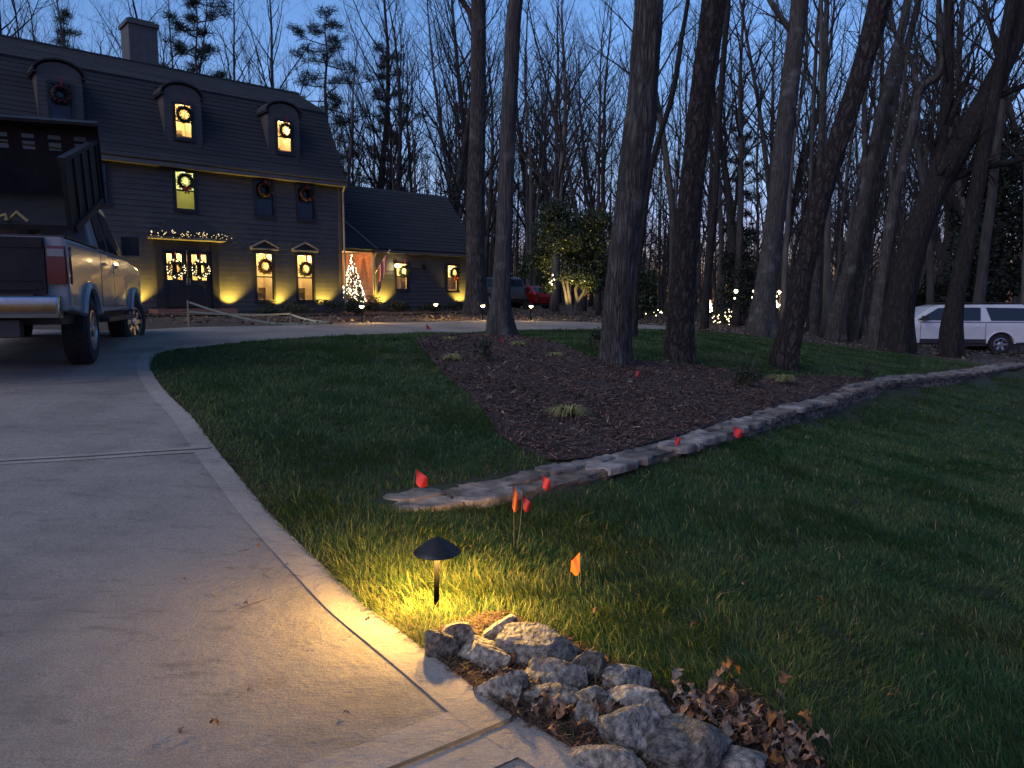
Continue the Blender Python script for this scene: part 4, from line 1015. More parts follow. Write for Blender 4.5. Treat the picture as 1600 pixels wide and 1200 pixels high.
p = at_y(838, 480, 46); RC = dict(SU, cat="car", w=1.84, r=.34, paint='redcar', zb=.30, rear=-1.0, wb=2.8, front=3.7, belt=.95,
          top=[(3.4, .30), (3.65, .36), (3.7, .6), (3.5, .76), (2.5, .94), (-.8, 1.02), (-1.0, .75)],
          cabin=[(-.75, .95), (-.2, 1.34), (.1, 1.42), (1.2, 1.42), (1.45, 1.38), (2.4, .92)],
          glass=[[(-.35, 1.02), (-.05, 1.32), (.45, 1.36), (.45, 1.02)], [(.52, 1.02), (.52, 1.36), (1.2, 1.36), (1.9, 1.0)]], seams=[.3, 1.1, 2.1], handles=[.35, 1.2], hm='chrome', mirror=(1.85, .95), mh=.12, ht=.62)
rc = car("car", "red sedan parked beside the grey suv beyond the house", p.x, p.y, h1(p.x, p.y), math.radians(40), RC)
for s in (-1, 1):
    mb = MB(); mb.box(s*.78 - .13, s*.78 + .13, -1.02, -.85, .7, .88); mb.build("tail_light", M['tail'], rc)
mb = MB(); mb.quad((-.58, -.70, 1.0), (.58, -.70, 1.0), (.52, -.26, 1.32), (-.52, -.26, 1.32)); mb.build("rear_window", M['darkglass'], rc)
# ------------------------------------------------------------------ stone edging wall
def lump(mb, cx, cy, cz, sx, sy, sz, rot=0, seed=0, n=3, rough=.18, cuts=5):
    """an angular stone: a subdivided block cut by random planes and roughened"""
    bm = bmesh.new(); bmesh.ops.create_icosphere(bm, subdivisions=n, radius=1.0); rr = random.Random(seed)
    pl = []
    for k in range(cuts + 6):
        d = Vector((rr.gauss(0, 1), rr.gauss(0, 1), rr.gauss(0, .9))).normalized(); pl.append((d, rr.uniform(.42, .80)))
    for v in bm.verts:
        p = v.co.copy()
        for d, o in pl:
            e = p.dot(d)
            if e > o: p -= d * (e - o) * .96
        q = p * 1.6 + Vector((seed * 7.1, seed * 3.7, seed)); p += p.normalized() * (mnoise.noise(q) * rough * .5 + mnoise.noise(q * 2.6) * rough * .35 + mnoise.noise(q * 7) * rough * .18)
        v.co = p
    lo = [min(v.co[i] for v in bm.verts) for i in range(3)]; hi = [max(v.co[i] for v in bm.verts) for i in range(3)]
    for v in bm.verts: v.co = Vector([(v.co[i] - lo[i]) / (hi[i] - lo[i]) * 2 - 1 for i in range(3)])
    c, s = math.cos(rot), math.sin(rot)
    vs = [(cx + c*v.co.x*sx - s*v.co.y*sy, cy + s*v.co.x*sx + c*v.co.y*sy, cz + v.co.z*sz) for v in bm.verts]
    mb.add(vs, [[v.index for v in f.verts] for f in bm.faces]); bm.free()

wx, wy = WALL[0]
wall = thing("stone_wall", "low dry stone edging wall with flagstone caps running along the mulch bed", "stone wall")
wline = [Vector(p) for p in smooth_line([tuple(p) for p in WALL], 8)]
def along(run):
    acc = 0
    for a, b in zip(wline, wline[1:]):
        l = (b - a).length
        if acc + l >= run: t = (run - acc) / l; return a.lerp(b, t), (b - a).normalized()
        acc += l
    return wline[-1].copy(), (wline[-1] - wline[-2]).normalized()
WTOT = sum((b - a).length for a, b in zip(wline, wline[1:]))
face = MB(); run = 0.05; k = 0
rr = random.Random(21)
while run < WTOT - .2:
    # stacked blocks under the caps on the low side
    p, d = along(run); nrm = Vector((d.y, -d.x)); ln = rr.uniform(.22, .42)
    zt = float(tps(np.array([p.x]), np.array([p.y]))[0]); sp = float(step_at(run)); c = p + nrm * .16 + d * ln / 2
    rows = 1 if sp < .12 else 2
    for j in range(rows):
        hh = (sp + .10) / rows; lump(face, c.x, c.y, zt - sp - .10 + hh * (j + .5), ln * .5, .07, hh * .5, math.atan2(d.y, d.x), k * 3 + j, 2, .2, 3)
    run += ln * (.9 if sp < .2 else .8); k += 1
face.build("wall_face", M['stoneface'], wall, False)
bed = MB(); L_, R_ = [], []
for i, p in enumerate(wline):
    d = (wline[min(i+1, len(wline)-1)] - wline[max(i-1, 0)]).normalized(); nr = Vector((d.y, -d.x)); zt = float(tps(np.array([p.x]), np.array([p.y]))[0])
    L_.append((p.x - nr.x*.25, p.y - nr.y*.25, zt - .012)); R_.append((p.x + nr.x*.20, p.y + nr.y*.20, zt - .014))
for i in range(len(wline) - 1): bed.quad(L_[i], R_[i], R_[i+1], L_[i+1]); bed.quad(R_[i], (R_[i][0], R_[i][1], R_[i][2] - .35), (R_[i+1][0], R_[i+1][1], R_[i+1][2] - .35), R_[i+1])
bed.build("wall_bed", M['stoneface'], wall)
run = 0.0; k = 0
while run < WTOT - .15:
    p, d = along(run); ln = rr.uniform(.28, .55) if run < 3 else rr.uniform(.20, .46); q = p + d * ln / 2; ang = math.atan2(d.y, d.x)
    zt = float(tps(np.array([q.x]), np.array([q.y]))[0])
    for j in range(rr.choice((1, 2, 2)) if ln < .5 else 2):
        mb = MB(); nrm = Vector((d.y, -d.x)); two = 1
        off = (-.12 if j == 0 else .12) + rr.uniform(-.03, .03)
        # irregular polygon slab
        n = 11; base = []
        for i in range(n):
            a = 2*math.pi*i/n + rr.uniform(-.15, .15); e = rr.uniform(.80, 1.14); ca, sa = math.cos(a), math.sin(a)
            m_ = (abs(ca)**3.2 + abs(sa)**3.2) ** (-1/3.2)
            base.append((ca * m_ * ln * .53 * e, sa * m_ * .155 * e))
        cs, sn = d.x, d.y; cx, cy = q.x + nrm.x * off, q.y + nrm.y * off; z0 = zt + rr.uniform(-.018, .008); tl = (rr.uniform(-.03, .03), rr.uniform(-.03, .03))
        rings = []
        for f_, dz in ((1.0, -.05), (1.02, -.004), (1.0, .008), (.96, .014), (.62, .017), (.3, .017)):
            rings.append([(cx + cs*u*f_ - sn*v*f_, cy + sn*u*f_ + cs*v*f_, z0 + dz + tl[0]*u*f_ + tl[1]*v*f_ + mnoise.noise((u*f_*9 + k, v*f_*9, k)) * .011 * (dz > .01)) for u, v in base])
        vs = [x for r_ in rings for x in r_]; m_ = len(rings)
        mb.add(vs, [(i*n+t, i*n+(t+1) % n, (i+1)*n+(t+1) % n, (i+1)*n+t) for i in range(m_-1) for t in range(n)] + [tuple(range((m_-1)*n, m_*n))])
        mb.build("cap_stone", M['flag_stone'], wall, False)
        k += 1
    run += ln * .97

# ------------------------------------------------------------------ boulders beside the drive
def boulder(px, py, wpx, hpx, label, seed, depth=1.0, tall=1.0, lift=.0, rot=0.0, pxbase=None):
    g = gp(px, py + hpx * .32); Y = g.y; s = Y / F
    sx, sz = wpx * s / 2 * 1.20, hpx * s / 2 * 1.22
    c = at_y(px, py, Y + sx * .25)
    mb = MB(); lump(mb, 0, 0, 0, sx * 1.12, sx * .9 * depth, sz * 1.1 * tall, rot, seed, 4, .17, 4)
    o = mb.build("boulder", M['rock'], None, True); o.location = c
    try: o.data.set_sharp_from_angle(angle=math.radians(17))
    except Exception: pass
    tag(o, label, "rock", "granite rocks piled beside the driveway"); return o
boulder(719, 996, 50, 56, "small upright angular rock nearest the path light", 3, .9, .85)
boulder(690, 1014, 44, 50, "half buried pale rock at the driveway edge nearest the path light", 31, .8)
boulder(779, 988, 56, 46, "flat slanting rock at the back of the pile behind the upright one", 9, .9)
boulder(757, 1028, 72, 44, "flat topped lit rock with a dark hollow beside it", 14, .9)
boulder(842, 1018, 108, 58, "largest peaked rock at the back of the pile", 5, .7)
boulder(858, 1058, 92, 52, "blocky rock leaning in front of the peaked one", 17, .9)
boulder(915, 1046, 56, 52, "rock half hidden at the lawn side of the pile behind the blocky one", 23, .8)
boulder(784, 1082, 70, 48, "brown stained rock sunk in leaf litter by the driveway border", 27, .9)
boulder(860, 1092, 86, 34, "low long flat rock in the middle of the pile", 36, .7)
boulder(921, 1094, 46, 44, "dark small rock wedged at the centre of the pile", 41, .9)
boulder(912, 1124, 36, 48, "narrow dark rock standing on end above the leaf litter", 44, .9)
boulder(980, 1070, 64, 46, "round speckled rock nearest the lawn", 47, .9)
boulder(985, 1108, 104, 54, "broad dark rock under the round speckled one", 52, .8)
boulder(990, 1150, 88, 76, "big rounded dark rock with pale veins at the front of the pile", 55, .9)
boulder(1030, 1140, 40, 70, "slab tilted behind the big rounded rock", 58, .6)
boulder(1075, 1180, 118, 84, "large speckled rock cut by the bottom of the picture", 61, .9)
boulder(944, 1190, 98, 44, "low dark rock beside the driveway border at the bottom of the picture", 66, .8)
boulder(1158, 1200, 80, 52, "dark rock among oak leaves beside the large speckled one", 71, .9)

# ------------------------------------------------------------------ path light
def path_light(g, label, rim=.27, rad=.108, watts=2.2):
    """black mushroom light: stem, flat cone shade, bulb under it"""
    t = thing("path_light", label, "path light", g, 0, "path lights along the drive"); k = rad / .108
    b = MB(); b.tube([(-.008, 0, -.05), (0, 0, rim + .02)], .0125 * k, 12); b.build("stem", M['lampstem'], t, True)
    prof = [(.001, .070), (.008, .071), (.013, .067), (.030, .059), (.062, .039), (.094, .014), (.107, .003), (.108, -.001), (.104, -.001), (.088, .010), (.056, .033), (.028, .048), (.001, .052)]
    b = MB(); b.lathe([(x * k, rim + z * k) for x, z in prof], 40); b.build("shade", M['lampmetal'], t, True)
    b = MB(); b.tube([(0, 0, rim + .022 * k), (0, 0, rim + .05 * k)], .015 * k, 10); b.build("bulb", M['cane'], t, True)
    for q in range(3): lamp('POINT', (.05 * k * math.cos(q*2.094 - .5), .05 * k * math.sin(q*2.094 - .5), rim + .006), watts / 3, (1, .56, .12), .012, parent=t)
    return t
g = gp(684, 955); path_light(g, "black mushroom path light standing in the grass beside the driveway and rocks", .285, .110, 102)
for k, (px, py, lb) in enumerate([(563, 507, "lit path light across the drive nearest the christmas tree porch"), (680, 500, "lit path light in front of the low wing wall"), (754, 503, "lit path light at the foot of the big trunk across the drive"), (830, 503, "lit path light across the drive in front of the red sedan")]):
    g = gp(px, py - 2); t = path_light(g + Vector((0, .25, 0)), lb, .46, .13, 120)
    b = MB(); b.ball((0, -.02, .455), .06, 10, 8); b.build("glowing_lens", M['cane'], t, True)

# ------------------------------------------------------------------ marking flags
def marking_flag(px, py, gx_, gy_, m, label, w=.085, hgt=.10, ang=0.0, droop=.5, Y=None):
    w *= 1.2; hgt *= 1.2
    g = gp(gx_, gy_); top = at_y(px, py, g.y)
    t = thing("marking_flag", label, "marking flag", g, 0, "marking flags stuck in the lawn")
    d = top - g; b = MB(); b.tube([(0, 0, -.03), d * .5 + Vector((.004, 0, 0)), d + Vector((0, 0, hgt * .5))], .0016, 5); b.build("wire_stake", M['wire'], t)
    n = 7; vs, fs = [], []
    for i in range(n + 1):
        for j in range(n + 1):
            u, v = i / n, j / n
            x = math.cos(ang) * u * w * (1 - .35 * droop); y = math.sin(ang) * u * w + .012 * math.sin(u * 5 + v * 3); z = hgt * (.5 - v) * (1 - .35 * u * u) - (.25 + droop) * u * w * .9 - .01 * math.sin(u * 4)
            vs.append((d.x + x, d.y + y, d.z + z))
    for i in range(n):
        for j in range(n): fs.append((i*(n+1)+j, (i+1)*(n+1)+j, (i+1)*(n+1)+j+1, i*(n+1)+j+1))
    b = MB(); b.add(vs, fs); o = b.build("flag", m, t, True)
fr, fo, fd = M['flagred'], M['flagor'], M['flagdark']
marking_flag(650, 744, 636, 800, fr, "red marking flag at the end of the stone wall", .07, .085, .2, .35)
marking_flag(801, 774, 803, 858, fo, "tall orange marking flag in the lawn below the stone wall", .045, .125, .5, .9)
marking_flag(817, 783, 806, 862, fd, "dark red marking flag just behind the tall orange one", .05, .07, .4, .5)
marking_flag(848, 752, 845, 775, fr, "red marking flag leaning against the stone wall behind the orange one", .055, .085, .3, .3)
marking_flag(906, 878, 906, 920, fo, "orange marking flag alone in the lawn, its end curled", .05, .085, math.pi - .5, .5)
marking_flag(1055, 687, 1056, 716, fr, "red marking flag on the wall's caps, the nearer of the two there", .06, .085, .5, .4)
marking_flag(1147, 673, 1148, 694, fr, "red marking flag by the wall beyond the first pair of cap stones", .09, .09, .2, .2)
marking_flag(993, 582, 994, 592, fd, "red marking flag in the mulch below the two thick trunks", .06, .08, .2, .3)
marking_flag(666, 511, 666, 515, fd, "dark red marking flag at the far edge of the drive", .14, .14, .4, .6)
marking_flag(782, 531, 782, 537, fd, "small red marking flag in the mulch near the slender leaning trunk", .08, .08, .4, .5)

# ------------------------------------------------------------------ ornamental grass tufts
def sedge(px, py, wpx, label, seed):
    g = gp(px, py); r = wpx * g.y / F / 2; rr = random.Random(seed); mb = MB()
    for i in range(230):
        a = rr.uniform(0, 6.283) if seed % 2 else rr.gauss(-.6, 1.6); l = r * rr.uniform(.75, 1.25); hh = r * rr.uniform(.55, 1.05); pts = []
        n = 6; wd = .006 + r * .010
        for k in range(n + 1):
            t = k / n; q = l * t ** .9; z = hh * (1.9 * t - 1.75 * t * t) * (1.0 if rr else 1)
            pts.append((math.cos(a) * q + .02 * math.cos(a * 5), math.sin(a) * q + .02 * math.sin(a * 3), max(z, .012)))
        s = Vector((-math.sin(a), math.cos(a), 0)) * wd / 2; vs = []
        for k, p in enumerate(pts):
            ww = s * (1 - (k / n) ** 2 * .95); p = Vector(p); vs += [p - ww, p + ww]
        mb.add(vs, [(2*k, 2*k+1, 2*k+3, 2*k+2) for k in range(n)])
    o = mb.build("ornamental_grass", M['sedge'], None, False); o.location = g; tag(o, label, "ornamental grass", "striped sedge tufts in the beds"); return o
sedge(888, 652, 74, "largest striped yellow sedge tuft, alone in the middle of the mulch bed", 1)
sedge(708, 563, 42, "striped sedge tuft by the lawn's edge of the mulch bed", 3)
sedge(703, 533, 28, "small pale sedge tuft nearest the drive", 5)
sedge(868, 558, 30, "small sedge tuft between the slender leaning trunk and the thick grey trunk", 7)
sedge(810, 541, 32, "dull sedge tuft at the foot of the slender leaning trunk", 9)
sedge(1222, 598, 50, "yellow sedge tuft at the foot of the leaning pine trunk", 11)
sedge(1402, 548, 26, "sedge tuft at the foot of the widest dark trunk by the white suv", 13)

# ------------------------------------------------------------------ leafy shrubs
def leaf_cloud(n, rx, ry, rz, size, seed, lobes=7, shell=.55, flat=0.0):
    """many small leaf faces in a lobed volume"""
    rg = np.random.default_rng(seed); lob = rg.uniform(-1, 1, (lobes, 3)) * np.array([rx, ry, rz]) * .62; lr = rg.uniform(.35, .62, lobes)
    k = rg.integers(0, lobes, n); d = rg.normal(size=(n, 3)); d /= np.linalg.norm(d, axis=1)[:, None]
    r = rg.uniform(shell ** 3, 1, n) ** (1/3)
    c = lob[k] + d * (r * lr[k])[:, None] * np.array([rx, ry, rz])
    a = rg.normal(size=(n, 3)); a[:, 2] *= 1 - flat; a /= np.linalg.norm(a, axis=1)[:, None]
    b = np.cross(a, rg.normal(size=(n, 3))); b /= np.linalg.norm(b, axis=1)[:, None]
    L_ = size * rg.uniform(.6, 1.4, n)[:, None]; Wd = L_ * .27
    v = np.stack([c - a * L_ / 2, c + b * Wd, c + a * L_ / 2, c - b * Wd], 1).reshape(-1, 3)
    return v
def leaf_mesh(name, v):
    n = len(v) // 4; return np_mesh(name, v, np.arange(4 * n), np.arange(n) * 4, np.full(n, 4))
def shrub(px, py, wpx, hpx, label, seed, m='shrub', n=900, size=.05, group="shrubs in the beds", dark=False, base=None, name="shrub"):
    g = base if base is not None else gp(px, py); s = g.y / F; rx, rz = wpx * s / 2, hpx * s / 2
    t = thing(name, label, "shrub", g, 0, group)
    v = leaf_cloud(n, rx, rx * .8, rz, size, seed); v[:, 2] += rz * .95; v[:, 2] = np.maximum(v[:, 2], .02); link("foliage", leaf_mesh("foliage", v), M[m], t)
    mb = MB(); rr = random.Random(seed)
    for i in range(7): e = Vector((rr.uniform(-.7, .7) * rx, rr.uniform(-.6, .6) * rx, rz * rr.uniform(1.0, 1.8))); mb.tube([(0, 0, -.02), e * .5 + Vector((0, 0, .03)), e], [.012, .009, .004], 5)
    mb.build("stem", M['twig'], t); return t
shrub(1166, 606, 44, 44, "small dark round shrub in the mulch beyond the second thick trunk", 1, n=900, size=.04)
shrub(1357, 598, 26, 36, "sparse twiggy shrub at the lawn edge of the mulch by the wall", 2, n=220, size=.04)
shrub(757, 566, 34, 44, "thin dark shrub in the mulch in front of the slender trunk", 3, n=240, size=.05)
shrub(930, 548, 20, 34, "dark shrub beside the thick grey trunk's foot", 4, n=260, size=.05)
for k, (x, y, w_, h_, lb) in enumerate([(.35, -1.2, 1.5, .62, "low rounded shrub under the tall window nearer the door"), (1.5, -1.3, 1.2, .55, "low shrub under the tall window at the house corner"), (-.9, -1.5, 1.1, .4, "small shrub beside the brick steps"),
        (2.4, -1.6, .9, .5, "small shrub at the two storey house corner"), (3.4, .7, 1.3, .75, "dark hedge shrub in front of the porch christmas tree"), (4.5, .6, 1.3, .7, "dark hedge shrub at the porch's end below the flag"), (5.6, .5, 1.0, .5, "dark shrub under the first low wing window"), (7.2, .6, 1.1, .4, "low shrub under the unlit wall lantern"), (8.6, .6, 1.1, .45, "low shrub under the last low wing window")]):
    p = HL(x, y); g = Vector((p.x, p.y, h1(p.x, p.y))); s = F / g.y
    shrub(0, 0, w_ * s, h_ * s, lb, 20 + k, n=1300, size=.06, base=g)

# ------------------------------------------------------------------ barrier tape by the steps
def stake(px, py, top, label):
    g = gp(px, py); t = at_y(px, top, g.y); mb = MB(); n = (t - g).length; mb.box(-.014, .014, -.014, .014, -.05, n); mb.box(-.011, .011, -.011, .011, n, n + .02)
    o = mb.build("wooden_stake", M['wood'], None); o.location = g; tag(o, label, "stake", "stakes holding the barrier tape"); return g, t
sa_ = stake(295, 508, 470, "tall stake in front of the brick steps"); sb_ = stake(419, 506, 496, "short stake at the middle of the tape in front of the tall windows")
sc_ = stake(454, 503, 488, "stake behind the tape nearer the house"); sd_ = stake(513, 505, 500, "short stake at the end of the tape near the house corner")
mb = MB()
def tapeline(a, b, w_=.045, sag=.05):
    n = 10; L_ = []
    for k in range(n + 1):
        t = k / n; p = a.lerp(b, t) - Vector((0, 0, sag * 4 * t * (1 - t))); L_ += [p - Vector((0, 0, w_/2)), p + Vector((0, 0.004 * math.sin(t * 20), w_/2))]
    mb.add(L_, [(2*k, 2*k+2, 2*k+3, 2*k+1) for k in range(n)])
tp = lambda s_, py, px: at_y(px, py, s_[0].y)
tapeline(tp(sa_, 472, 295), tp(sb_, 504, 419)); tapeline(tp(sa_, 487, 295), tp(sc_, 490, 454)); tapeline(tp(sc_, 491, 454), tp(sd_, 503, 513)); tapeline(tp(sb_, 504, 419), tp(sd_, 502, 513))
o = mb.build("barrier_tape", M['tape'], None); tag(o, "pale barrier tape strung between stakes in front of the house", "barrier tape")

# ------------------------------------------------------------------ fallen leaves, twigs, pine straw
def oak_leaf_mesh(seed):
    rr = random.Random(seed); n = 20; up = []; lob = rr.choice((3, 3.5, 4))
    for i in range(n + 1):
        t = i / n; up.append((t * .115, (.007 + .036 * math.sin(math.pi * min(1, .12 + t * .86)) * (.62 + .38 * math.sin(t * lob * 2 * math.pi - .6))) * rr.uniform(.88, 1.12)))
    vs, cur, cup = [], rr.uniform(.2, .9), rr.uniform(.3, 1.1)
    for x, w_ in up:
        zc = cur * .06 * math.sin(x / .11 * math.pi) ; vs += [(x - .055, -w_, zc + cup * w_ + rr.uniform(-.004, .004)), (x - .055, 0, zc), (x - .055, w_, zc + cup * w_ * rr.uniform(.5, 1.2))]
    fs = []
    for i in range(n): fs += [(3*i, 3*i+3, 3*i+4, 3*i+1), (3*i+1, 3*i+4, 3*i+5, 3*i+2)]
    mb = MB(); mb.add(vs, fs); mb.tube([(-.055, 0, 0), (-.085, .004, -.002)], .0012, 4); me = mb.mesh("oak_leaf", True); me.materials.append(M['oakleaf']); return me
LEAVES = [oak_leaf_mesh(s) for s in range(6)]
rr = random.Random(77)
def drop_leaf(px, py, lift, label, group, s=1.0):
    g = gp(px, py); o = bpy.data.objects.new("oak_leaf", rr.choice(LEAVES)); col.objects.link(o); o.location = g + Vector((0, 0, lift))
    o.rotation_euler = (rr.gauss(0, .2), rr.gauss(0, .2), rr.uniform(0, 6.28)); k = s * rr.uniform(.55, 1.3); o.scale = (k, k, k); tag(o, label, "leaf", group)
for i in range(105):
    t = rr.random(); px = 1040 + 225 * t + rr.gauss(0, 20); py = 1108 + 78 * t + rr.gauss(0, 24)
    drop_leaf(px, py, rr.uniform(.015, .045), "curled brown oak leaf in the drift between the rocks and the lawn", "oak leaves drifted against the rocks", .52)
for px, py in [(1225, 1090), (1130, 1085), (1140, 1078), (1150, 1098), (1215, 1120), (1235, 1170), (1118, 1105)]:
    drop_leaf(px, py, .07, "curled brown oak leaf in the drift between the rocks and the lawn", "oak leaves drifted against the rocks", .62)
for i in range(60):
    t = rr.random(); px = 760 + 230 * t + rr.gauss(0, 22); py = 1075 + 75 * t + rr.gauss(0, 22)
    drop_leaf(px, py, rr.uniform(.015, .04), "brown leaf in the litter among the rocks beside the driveway", "leaves among the rocks", .5)
for k, (px, py) in enumerate([(404, 858), (541, 1122), (335, 1140), (384, 949), (288, 910), (390, 1085), (284, 1150)]):
    drop_leaf(px, py, .018, "small dark leaf lying on the concrete driveway", "leaves on the driveway", .28)
for px, py in [(1280, 955), (1230, 786), (1360, 830), (1005, 757), (1082, 632), (575, 990), (1320, 1020), (1160, 930), (1085, 995), (1390, 1110), (1440, 1010), (930, 975), (735, 870), (980, 880)]:
    drop_leaf(px, py, .06, "pale fallen leaf on the lawn", "leaves scattered on the lawn", .3)
for k in range(8):
    px, py = rr.uniform(330, 520), rr.uniform(850, 960)
    if k > 5: px, py = rr.uniform(100, 420), rr.uniform(740, 860)
    g = gp(px, py); mb = MB(); a = rr.uniform(0, 3.14); l = rr.uniform(.03, .08); p0 = Vector((math.cos(a)*l, math.sin(a)*l, 0))
    mb.tube([-p0, Vector((rr.uniform(-.01, .01), rr.uniform(-.01, .01), .003)), p0], .0014, 5); mb.tube([Vector((0, 0, .002)), p0.yxz * .4], .001, 4)
    o = mb.build("fallen_twig", M['twig'], None); o.location = g + Vector((0, 0, .016)); tag(o, "thin dark twig lying on the concrete driveway", "twig", "twigs on the driveway")
# pine straw and mulch chips: uncountable
def slivers(name, poly_or_pts, n, l0, l1, w0, m, lift, seed, tilt=.35, bend=True):
    rg = np.random.default_rng(seed); P = poly_or_pts(rg, n); n = len(P); z = h(P[:, 0], P[:, 1]) + lift * rg.uniform(.3, 1, n)
    a = rg.uniform(0, 2*np.pi, n); tl = rg.normal(0, tilt, n); L_ = rg.uniform(l0, l1, n) * (1 if np.isscalar(1) else 1); W_ = w0 * rg.uniform(.5, 1.5, n)
    d = np.c_[np.cos(a) * np.cos(tl), np.sin(a) * np.cos(tl), np.sin(tl)]; s = np.c_[-np.sin(a), np.cos(a), rg.normal(0, .5, n)]; s /= np.linalg.norm(s, axis=1)[:, None]
    c = np.c_[P, z]; v = np.stack([c - d*L_[:, None]/2 - s*W_[:, None]/2, c - d*L_[:, None]/2 + s*W_[:, None]/2, c + d*L_[:, None]/2 + s*W_[:, None]*.35, c + d*L_[:, None]/2 - s*W_[:, None]*.35], 1).reshape(-1, 3)
    o = link(name, leaf_mesh(name, v), m); return kind(o, "stuff")
def in_poly_sampler(poly, px0, px1, py0, py1):
    a = np.array(poly)
    def f(rg, n):
        q = a.min(0) + rg.random((n * 3, 2)) * (a.max(0) - a.min(0)); k = inpoly(q[:, 0], q[:, 1], poly); q = q[k]
        w_ = np.minimum(1, (7 / np.maximum(q[:, 1], 1)) ** 1.2); return q[rg.random(len(q)) < w_][:n]
    return f
slivers("mulch_chips", in_poly_sampler(MULCH, 0, 0, 0, 0), 42000, .02, .09, .012, M['chip'], .05, 1)
slivers("pale_mulch_chips", in_poly_sampler(MULCH, 0, 0, 0, 0), 1500, .02, .08, .014, M['palechip'], .06, 2)
slivers("rock_bed_litter", in_poly_sampler(ROCKBED, 0, 0, 0, 0), 7000, .02, .07, .004, M['straw'], .035, 3)
def along_edge(rg, n):
    E = np.array(EDGE[2:75]); i = rg.integers(0, len(E) - 1, n); t = rg.random(n)[:, None]; p = E[i] * (1 - t) + E[i+1] * t; d = E[i+1] - E[i]; d /= np.linalg.norm(d, axis=1)[:, None]
    return p + np.c_[d[:, 1], -d[:, 0]] * np.abs(rg.normal(.0, .07, n))[:, None]
slivers("edge_straw", along_edge, 2600, .02, .08, .0025, M['straw'], .04, 4)
def wood_floor(rg, n):
    px = rg.uniform(-20, 36, n); py = rg.uniform(17, 46, n); k = ~inpoly(px, py, lawn_poly) & ~inpoly(px, py, drive_poly) & ~inpoly(px, py, [tuple(q[:2]) for q in BEDLEFT]); return np.c_[px, py][k]
slivers("leaf_litter", wood_floor, 22000, .04, .10, .06, mat("fallen_leaf", (.13, .09, .06), .9, island=.7), .06, 5)

# ------------------------------------------------------------------ grass: every blade a bent ribbon, one uncountable lawn
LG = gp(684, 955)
def grass(n, seed, edge=False):
    rg = np.random.default_rng(seed)
    u = rg.random(n); rmin, rmax, q = 1.7, 30.0, .45
    d = (rmin**q + u * (rmax**q - rmin**q)) ** (1/q); a = rg.uniform(-.86, .86, n)
    x, y = d * np.sin(a), d * np.cos(a); P = np.c_[x, y]
    k = inpoly(x, y, lawn_poly) & ~inpoly(x, y, MULCH)
    rb = inpoly(x, y, ROCKBED) & (rg.random(n) < .97); k &= ~rb
    if edge:      # longer, paler edge blades; lamp glow put into their colour, densest round its foot
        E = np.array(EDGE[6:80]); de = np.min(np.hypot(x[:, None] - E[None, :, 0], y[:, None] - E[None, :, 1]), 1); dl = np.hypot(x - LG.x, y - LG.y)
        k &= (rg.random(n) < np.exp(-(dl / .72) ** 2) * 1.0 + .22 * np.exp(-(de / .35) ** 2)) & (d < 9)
    P = P[k]; d = d[k]; sd, run = wall_sd(P[:, 0], P[:, 1]); k = (np.abs(sd) > .20 + .05 * rg.random(len(P))) | ((run <= 0.0) & (np.hypot(P[:, 0]-WALL[0, 0], P[:, 1]-WALL[0, 1]) > .1)); P = P[k]; d = d[k]
    n = len(P)
    # keep a ragged bare margin along the concrete
    E = np.array(EDGE); 
    cl = np.array([mnoise.noise((p[0]*1.1, p[1]*1.1, 0)) for p in P[::1]]); cl2 = np.array([mnoise.noise((p[0]*5, p[1]*5, 4)) for p in P])
    z = h(P[:, 0], P[:, 1])
    hgt = (.050 + .016*cl + .018*cl2) * rg.uniform(.55, 1.35, n) ; hgt = np.clip(hgt, .018, .12) * np.clip(1 - (d - 12) / 60, .6, 1) * (1.25 if edge else 1)
    long_ = rg.random(n) < .006; hgt[long_] *= 2.0
    wid = .0036 * np.clip(d / 3.2, 1, 7.5) ** .8
    az = cl * 5 + cl2 * 2.4 + rg.normal(0, .95, n) + 2.2; lean = np.clip(rg.normal(.75, .3, n), .1, 1.5)
    dr = np.c_[np.cos(az), np.sin(az), np.zeros(n)]; face = az + np.pi/2 + rg.normal(0, .6, n); s = np.c_[np.cos(face), np.sin(face), np.zeros(n)] * (wid / 2)[:, None]
    b = np.c_[P, z - .004]; up = np.array([0, 0, 1.0]); H_ = hgt[:, None]
    m1 = b + up * H_ * .55 + dr * (H_ * .30 * lean[:, None]); tp_ = b + up * H_ * (1 - .28 * lean[:, None] ** 2 * .6) + dr * (H_ * .95 * lean[:, None])
    v = np.stack([b - s, b + s, m1 - s * .8, m1 + s * .8, tp_], 1).reshape(-1, 3)
    o = np.arange(n)[:, None] * 5
    lp = np.concatenate([o + np.array([[0, 1, 3, 2]]), o + np.array([[2, 3, 4]])], 1).ravel()
    st = (np.arange(n)[:, None] * 7 + np.array([[0, 4]])).ravel(); tt = np.tile([4, 3], n)
    return np_mesh("grass", v, lp, st, tt)
kind(link("grass", grass(760000, 5), M['grass']), "stuff")
kind(link("dry_grass", grass(40000, 9), M['drygrass']), "stuff")
kind(link("lampglow_edge_grass", grass(420000, 15, True), M['lampglow_grass']), "stuff")
